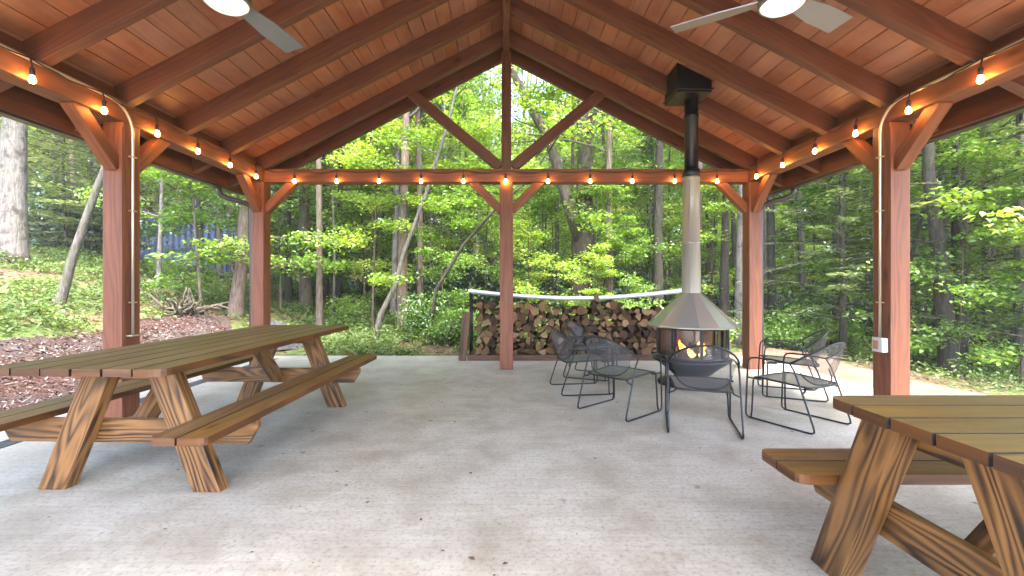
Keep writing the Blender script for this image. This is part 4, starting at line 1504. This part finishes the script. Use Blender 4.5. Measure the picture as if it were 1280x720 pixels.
scatter('slim', 22, 10.5, 17, -50, 56, 1.0)
scatter('slim', 14, 15, 22, -50, 56, 1.0)
scatter('tall', 9, 12.5, 18, -58, 60, 1.6)
scatter('hemlock', 7, 10.5, 17, -62, -12, 1.7)
scatter('hemlock', 8, 11.0, 18, 22, 62, 1.6)
scatter('hemlock', 6, 14, 19, -12, 22, 1.6)
scatter('sapling', 22, 10.2, 17, -58, 58, 1.0)
scatter('tall', 28, 18, 30, -60, 62, 1.7)
scatter('hemlock', 22, 17, 28, -60, 62, 1.5)
scatter('sapling', 22, 16, 24, -55, 58, 1.0, 0.9, 1.3)
scatter('sapling', 16, 12, 22, 24, 60, 1.0, 0.9, 1.4)
# a few placed by hand where the photograph shows bright sprays
for (xp, d, v, s) in ((558, 9.8, 2, 0.75), (690, 12.2, 0, 0.8), (655, 9.6, 2, 0.62), (540, 12.2, 0, 1.0), (785, 9.9, 2, 0.62), (748, 9.0, 2, 0.5), (605, 12.8, 1, 0.9), (236, 12.4, 2, 0.8), (1275, 6.9, 2, 0.8), (890, 11.4, 0, 0.9), (455, 13.0, 0, 1.0)):
    put('sapling', px(xp, d), d, s, v)

# --- shrubs ----------------------------------------------------------------------------
def shrub(seed, r, h, leaf, n, mat):
    rng = np.random.default_rng(seed)
    tb = MB()
    sp = []
    for k in range(16):
        an = rng.uniform(0, 6.28)
        tip = np.array([math.cos(an) * r * rng.uniform(0.2, 1), math.sin(an) * r * rng.uniform(0.2, 1), h * rng.uniform(0.45, 1)])
        mid = tip * 0.5 + np.array([0, 0, 0.1 * h])
        tb.tube([(0, 0, -0.1), Vector(mid), Vector(tip)], [0.016, 0.011, 0.005], 5, cap=False)
        sp += [tip, mid + rng.normal(0, 0.1, 3), tip * 0.8 + rng.normal(0, 0.15, 3), tip * 0.65 + rng.normal(0, 0.2, 3)]
    V_, F_ = spray_leaves(sp, n, 0.30, 0.6, leaf, 0.5, rng)
    return tb.build("stem", M['bark_brown']), np_mesh("foliage", V_, F_, mat)

sh = [as_thing("shrub", shrub(91, 0.8, 1.3, 0.11, 26, M['leaf_dark']), "dark glossy leaved shrub on the forest floor", "shrub", (0, -400, 0), 0, 1, "dark shrubs under the trees"),
      as_thing("shrub", shrub(92, 0.7, 0.9, 0.085, 26, GB), "low bright green leafy shrub near the edge of the clearing", "shrub", (0, -400, 0), 0, 1, "bright shrubs at the clearing edge")]
used = [False, False]
def put_shrub(v, x, y, s):
    t = sh[v] if not used[v] else copy_tree(sh[v])
    used[v] = True
    t.location = (x, y, tz(x, y))
    t.rotation_euler = (0, 0, tr_rng.uniform(0, 6.28))
    t.scale = (s, s, s * tr_rng.uniform(0.8, 1.15))
for (xp, d, s) in ((535, 12.5, 1.3), (550, 14.5, 1.5), (470, 14.0, 1.1), (600, 13.0, 1.2), (640, 14, 1.4), (700, 13.5, 1.3), (800, 13.0, 1.3), (870, 13.0, 1.2), (70, 13.2, 1.5), (110, 14.0, 1.7), (150, 15, 1.6), (30, 15, 1.7), (400, 17, 1.5), (980, 12.5, 1.2), (1100, 12, 1.3), (1220, 12, 1.3)):
    put_shrub(0, px(xp, d), d, s)
for (xp, d, s) in ((560, 8.9, 0.75), (530, 9.6, 0.9), (575, 9.5, 0.9), (590, 9.0, 0.8), (440, 11.5, 0.9), (660, 9.6, 1.0), (720, 9.7, 0.9), (790, 9.4, 1.0), (850, 9.5, 0.9), (970, 9.0, 0.9), (1010, 9.4, 0.9), (1100, 8.6, 0.7), (1215, 8.4, 0.8), (1265, 8.0, 0.7), (1150, 8.9, 0.8), (430, 15, 1.0), (375, 14, 0.9), (345, 15, 1.0), (890, 9.0, 0.8), (1040, 9.8, 0.8), (205, 11.8, 0.5)):
    put_shrub(1, px(xp, d), d, s)

# --- ground cover, as one mass -----------------------------------------------------------
def cover_points(n, x0, x1, y0, y1, ok):
    x = RNG.uniform(x0, x1, n)
    y = RNG.uniform(y0, y1, n)
    k = ok(x, y)
    return x[k], y[k]
def patch(x, y, s=1.0):
    return 0.5 + 0.25 * np.sin(x * 2.3 * s + 1.3 * np.sin(y * 1.7 * s)) + 0.25 * np.sin(y * 2.9 * s + 1.7 * np.sin(x * 1.9 * s + 2))
xa, ya = cover_points(7500, -14, -3.0, 2.5, 17, lambda x, y: ((x < -6.3 - 0.05 * np.maximum(0, y - 6)) | (y > 9.4)) & (patch(x, y) + RNG.normal(0, 0.16, len(x)) > 0.36))
xb, yb_ = cover_points(2600, -4.2, 1.0, 7.95, 14, lambda x, y: patch(x, y) + RNG.normal(0, 0.2, len(x)) > 0.35)
xc, yc_ = cover_points(3000, 0.5, 11, 6.0, 14, lambda x, y: ((x > 5.8) | (y > 8.8)) & (patch(x, y) + RNG.normal(0, 0.2, len(x)) > 0.48))
gx, gy = np.concatenate([xa, xb, xc]), np.concatenate([ya, yb_, yc_])
kk = ((gx - px(338, 8.9)) / 1.1) ** 2 + ((gy - 8.9) / 0.9) ** 2 > 1
gx, gy = gx[kk], gy[kk]
gz = terrain(gx, gy)
per = 16
c = np.repeat(np.stack([gx, gy, gz], -1), per, 0)
hgt = np.repeat(RNG.uniform(0.05, 0.24, len(gx)) * (0.5 + patch(gx, gy)), per)
d = RNG.normal(0, 0.085, (len(c), 3))
d[:, 2] = hgt * RNG.random(len(c)) ** 0.6
V_, F_ = leaves(c + d, np.where(c[:, 0] > 0.5, 0.048, 0.066) * RNG.uniform(0.6, 1.4, len(c)), 0.55, 0.12, 0.5)
tag(np_mesh("ground_cover", V_, F_, M['leaf_low']), "low light green plants and ferns covering the bank and forest edge", "ground cover", None, 'stuff')

# leaf litter on the forest floor
n_ = 26000
lx, ly = RNG.uniform(-14, 12, n_), RNG.uniform(2, 18, n_)
k = ((lx < -4.9) | (lx > 5.3) | (ly > 8.0)) & ~((lx < -4.7) & (lx > -6.7) & (RNG.random(n_) < 0.75) & (ly < 9))
lx, ly = lx[k], ly[k]
V_, F_ = leaves(np.stack([lx, ly, terrain(lx, ly) + RNG.uniform(0.01, 0.07, len(lx))], -1), 0.085 * RNG.uniform(0.5, 1.3, len(lx)), 0.8, 0.1, 0.6)
lm = leaf_mat("litter_leaf", [(0, (0.03, 0.018, 0.012, 1)), (0.5, (0.085, 0.055, 0.036, 1)), (1, (0.19, 0.145, 0.11, 1))], 0.1)
tag(np_mesh("leaf_litter", V_, F_, lm), "dead brown leaves lying on the forest floor", "leaf litter", None, 'stuff')
# a few blown leaves and crumbs on the slab
n_ = 150
lx, ly = RNG.uniform(-3.2, 4.2, n_), RNG.uniform(1.7, 7.6, n_)
V_, F_ = leaves(np.stack([lx, ly, np.full(n_, 0.008)], -1), 0.028 * RNG.uniform(0.35, 1.5, n_), 0.93, 0.08, 0.6)
tag(np_mesh("fallen_leaves", V_, F_, M['dead_leaf']), "small dry leaf scraps scattered over the concrete floor", "leaf litter", None, 'stuff')

# mulch chips
n_ = 9000
lx, ly = RNG.uniform(-6.35, -4.78, n_), RNG.uniform(1.5, 9.0, n_)
V_, F_ = leaves(np.stack([lx, ly, terrain(lx, ly) + RNG.uniform(0.04, 0.085, n_)], -1), 0.05 * RNG.uniform(0.4, 1.6, n_), 0.6, 0.05, 0.3)
mm = leaf_mat("mulch_chip", [(0, (0.018, 0.010, 0.009, 1)), (0.4, (0.058, 0.03, 0.025, 1)), (0.75, (0.10, 0.068, 0.06, 1)), (1, (0.16, 0.135, 0.125, 1))], 0.02)
tag(np_mesh("mulch_chips", V_, F_, mm), "reddish bark mulch chips on the sloping bed left of the pavilion", "mulch", None, 'stuff')

# upturned roots and dead branches on the bank
b = MB()
rb = np.random.default_rng(77)
for k in range(46):
    p0 = np.array([rb.uniform(-0.32, 0.32), rb.uniform(-0.3, 0.3), rb.uniform(0, 0.15)])
    dv = np.array([rb.uniform(-1, 1), rb.uniform(-0.5, 0.5), rb.uniform(0.0, 0.7)])
    pa = limb_path(p0, dv, rb.uniform(0.25, 0.62), rb, 0.03, 5, 0.2)
    b.tube([Vector(q) for q in pa], [0.028 * (1 - i / 6) + 0.005 for i in range(6)], 5)
xx, yy = px(228, 9.0), 9.0
tag(b.build("brush_pile", M['bark_brown']), "tangle of dead roots and branches lying on the bank", "brush pile").location = (xx, yy, tz(xx, yy))

# dark gravel heap
hp = np.linspace(0, 1, 9)
b = MB()
rows = []
for i, f_ in enumerate(hp):
    rows.append([(math.cos(a_) * 0.95 * f_ * (1 + 0.12 * math.sin(3 * a_)), math.sin(a_) * 0.7 * f_, 0.52 * (1 - f_ ** 1.4) + 0.02 * math.sin(7 * a_ + i)) for a_ in np.linspace(0, 2 * math.pi, 25)])
for i in range(8):
    for j in range(24):
        b.quad([rows[i][j], rows[i + 1][j], rows[i + 1][j + 1], rows[i][j + 1]], None, 0, True)
xx, yy = px(338, 8.9), 8.9
tag(b.build("gravel_heap", M['dark_gravel']), "small heap of dark gravel behind the far left post", "gravel heap").location = (xx, yy, tz(xx, yy) - 0.03)

# ------------------------------------------------------------------ blue container in the trees
cd = 18.0
cx0, cx1 = px(150, cd), px(296, cd)
cont = thing("shipping_container", "blue ribbed steel container half hidden among the trees on the left", "container", ((cx0 + cx1) / 2, cd, 1.25))
hw, dp, hh = (cx1 - cx0) / 2, 2.4, 2.62
b = MB()
xq = -hw + 0.08
prev = (xq, 0.0)
pts = [prev]
while xq < hw - 0.35:
    for dx, dy in ((0.09, 0.0), (0.03, 0.10), (0.09, 0.0), (0.03, -0.10)):
        xq += dx
        prev = (xq, prev[1] + dy)
        pts.append(prev)
for p, q in zip(pts[:-1], pts[1:]):
    b.quad([(p[0], p[1], 0.12), (q[0], q[1], 0.12), (q[0], q[1], hh - 0.1), (p[0], p[1], hh - 0.1)])
b.build("ribbed_side", M['container'], cont)
b = MB()
b.box((-hw, -0.03, 0.0), (hw, 0.09, 0.13))
b.box((-hw, -0.03, hh - 0.11), (hw, 0.09, hh))
b.box((-hw, -0.03, 0.131), (-hw + 0.1, 0.09, hh - 0.111))
b.box((hw - 0.1, -0.03, 0.131), (hw, 0.09, hh - 0.111))
b.build("frame", M['container'], cont)
b = MB()
b.box((-hw + 0.02, 0.112, 0.05), (hw - 0.02, dp, hh - 0.03))
b.build("body", M['container'], cont)

# ------------------------------------------------------------------ far wood, one mass
fw = np.random.default_rng(99)
n_ = 150000
rr = np.sqrt(fw.uniform(30.0 ** 2, 46.0 ** 2, n_))
an = fw.uniform(R(-66), R(68), n_)
zc = fw.random(n_) ** 0.85 * 23.0
# clump the leaves
nc = 3600
cr, ca, cz = np.sqrt(fw.uniform(30.0 ** 2, 46.0 ** 2, nc)), fw.uniform(R(-66), R(68), nc), fw.random(nc) ** 0.95 * 22
ci = fw.integers(0, nc, n_)
cl = np.stack([cr * np.sin(ca), cr * np.cos(ca), cz], -1)[ci] + fw.normal(0, 1, (n_, 3)) * np.array([1.1, 1.1, 0.6])
cl[:, 2] *= 1 - 0.48 * np.exp(-((cl[:, 0] - 0.6) / 3.5) ** 2)
cl[:, 2] += terrain(cl[:, 0], cl[:, 1])
n2_ = 45000
r2, a2 = np.sqrt(fw.uniform(47.0 ** 2, 62.0 ** 2, n2_)), fw.uniform(R(-70), R(72), n2_)
c2 = np.stack([r2 * np.sin(a2), r2 * np.cos(a2), fw.random(n2_) * (24 - 14 * np.exp(-(a2 / 0.10) ** 2))], -1)
c2[:, 2] += terrain(c2[:, 0], c2[:, 1])
cl = np.concatenate([cl, c2])
n_ += n2_
V1, F1 = leaves(cl, np.concatenate([fw.uniform(0.32, 0.62, n_ - n2_), fw.uniform(0.7, 1.4, n2_)]), 0.5, rng=fw)
tV, tF = [], []
k0 = len(V1)
for k in range(170):
    r_ = math.sqrt(fw.uniform(30 ** 2, 44 ** 2))
    a_ = fw.uniform(R(-64), R(66))
    x, y = r_ * math.sin(a_), r_ * math.cos(a_)
    z = tz(x, y)
    tr0 = fw.uniform(0.10, 0.24)
    lx_ = fw.normal(0, 0.4)
    for lev, (zz_, rr_) in enumerate(((z - 0.5, tr0 * 1.2), (z + 6, tr0 * 0.85), (z + 17, tr0 * 0.3))):
        for j in range(6):
            tV.append((x + lx_ * lev + rr_ * math.cos(j * math.pi / 3), y + rr_ * math.sin(j * math.pi / 3), zz_))
    o0 = k0 + k * 18
    for lev in range(2):
        for j in range(6):
            tF.append((o0 + lev * 6 + j, o0 + lev * 6 + (j + 1) % 6, o0 + lev * 6 + 6 + (j + 1) % 6, o0 + lev * 6 + 6 + j))
far = np_mesh("far_wood", np.concatenate([V1, np.array(tV)]), np.concatenate([F1, np.array(tF)]), [M['leaf_far'], M['bark_dark']])
mi = np.zeros(len(F1) + len(tF), dtype=np.int32)
mi[len(F1):] = 1
far.data.polygons.foreach_set("material_index", mi)
tag(far, "dense leafy wood closing the view far behind the nearer trees", "woods", None, 'stuff')

# prototypes never placed are dropped
for k, lst in bases.items():
    for v, t in enumerate(lst):
        if not first_use[k][v]:
            for ch in list(t.children):
                bpy.data.objects.remove(ch)
            bpy.data.objects.remove(t)


# ------------------------------------------------------------------ thin haze volume added to lift the dark gaps in the wood
hb = MB()
hb.box((-90, -30, -8), (90, 80, 40))
hz = bpy.data.materials.new("added_haze")
hz.use_nodes = True
ht = hz.node_tree
ht.nodes.clear()
ho = ht.nodes.new("ShaderNodeOutputMaterial")
hv = ht.nodes.new("ShaderNodeVolumePrincipled")
hv.inputs["Color"].default_value = (0.90, 0.93, 0.88, 1)
hv.inputs["Density"].default_value = 0.0013
ht.links.new(hv.outputs[0], ho.inputs["Volume"])
tag(hb.build("haze", hz), "thin pale haze added to lift the dark gaps between the trees", "haze", None, 'stuff')
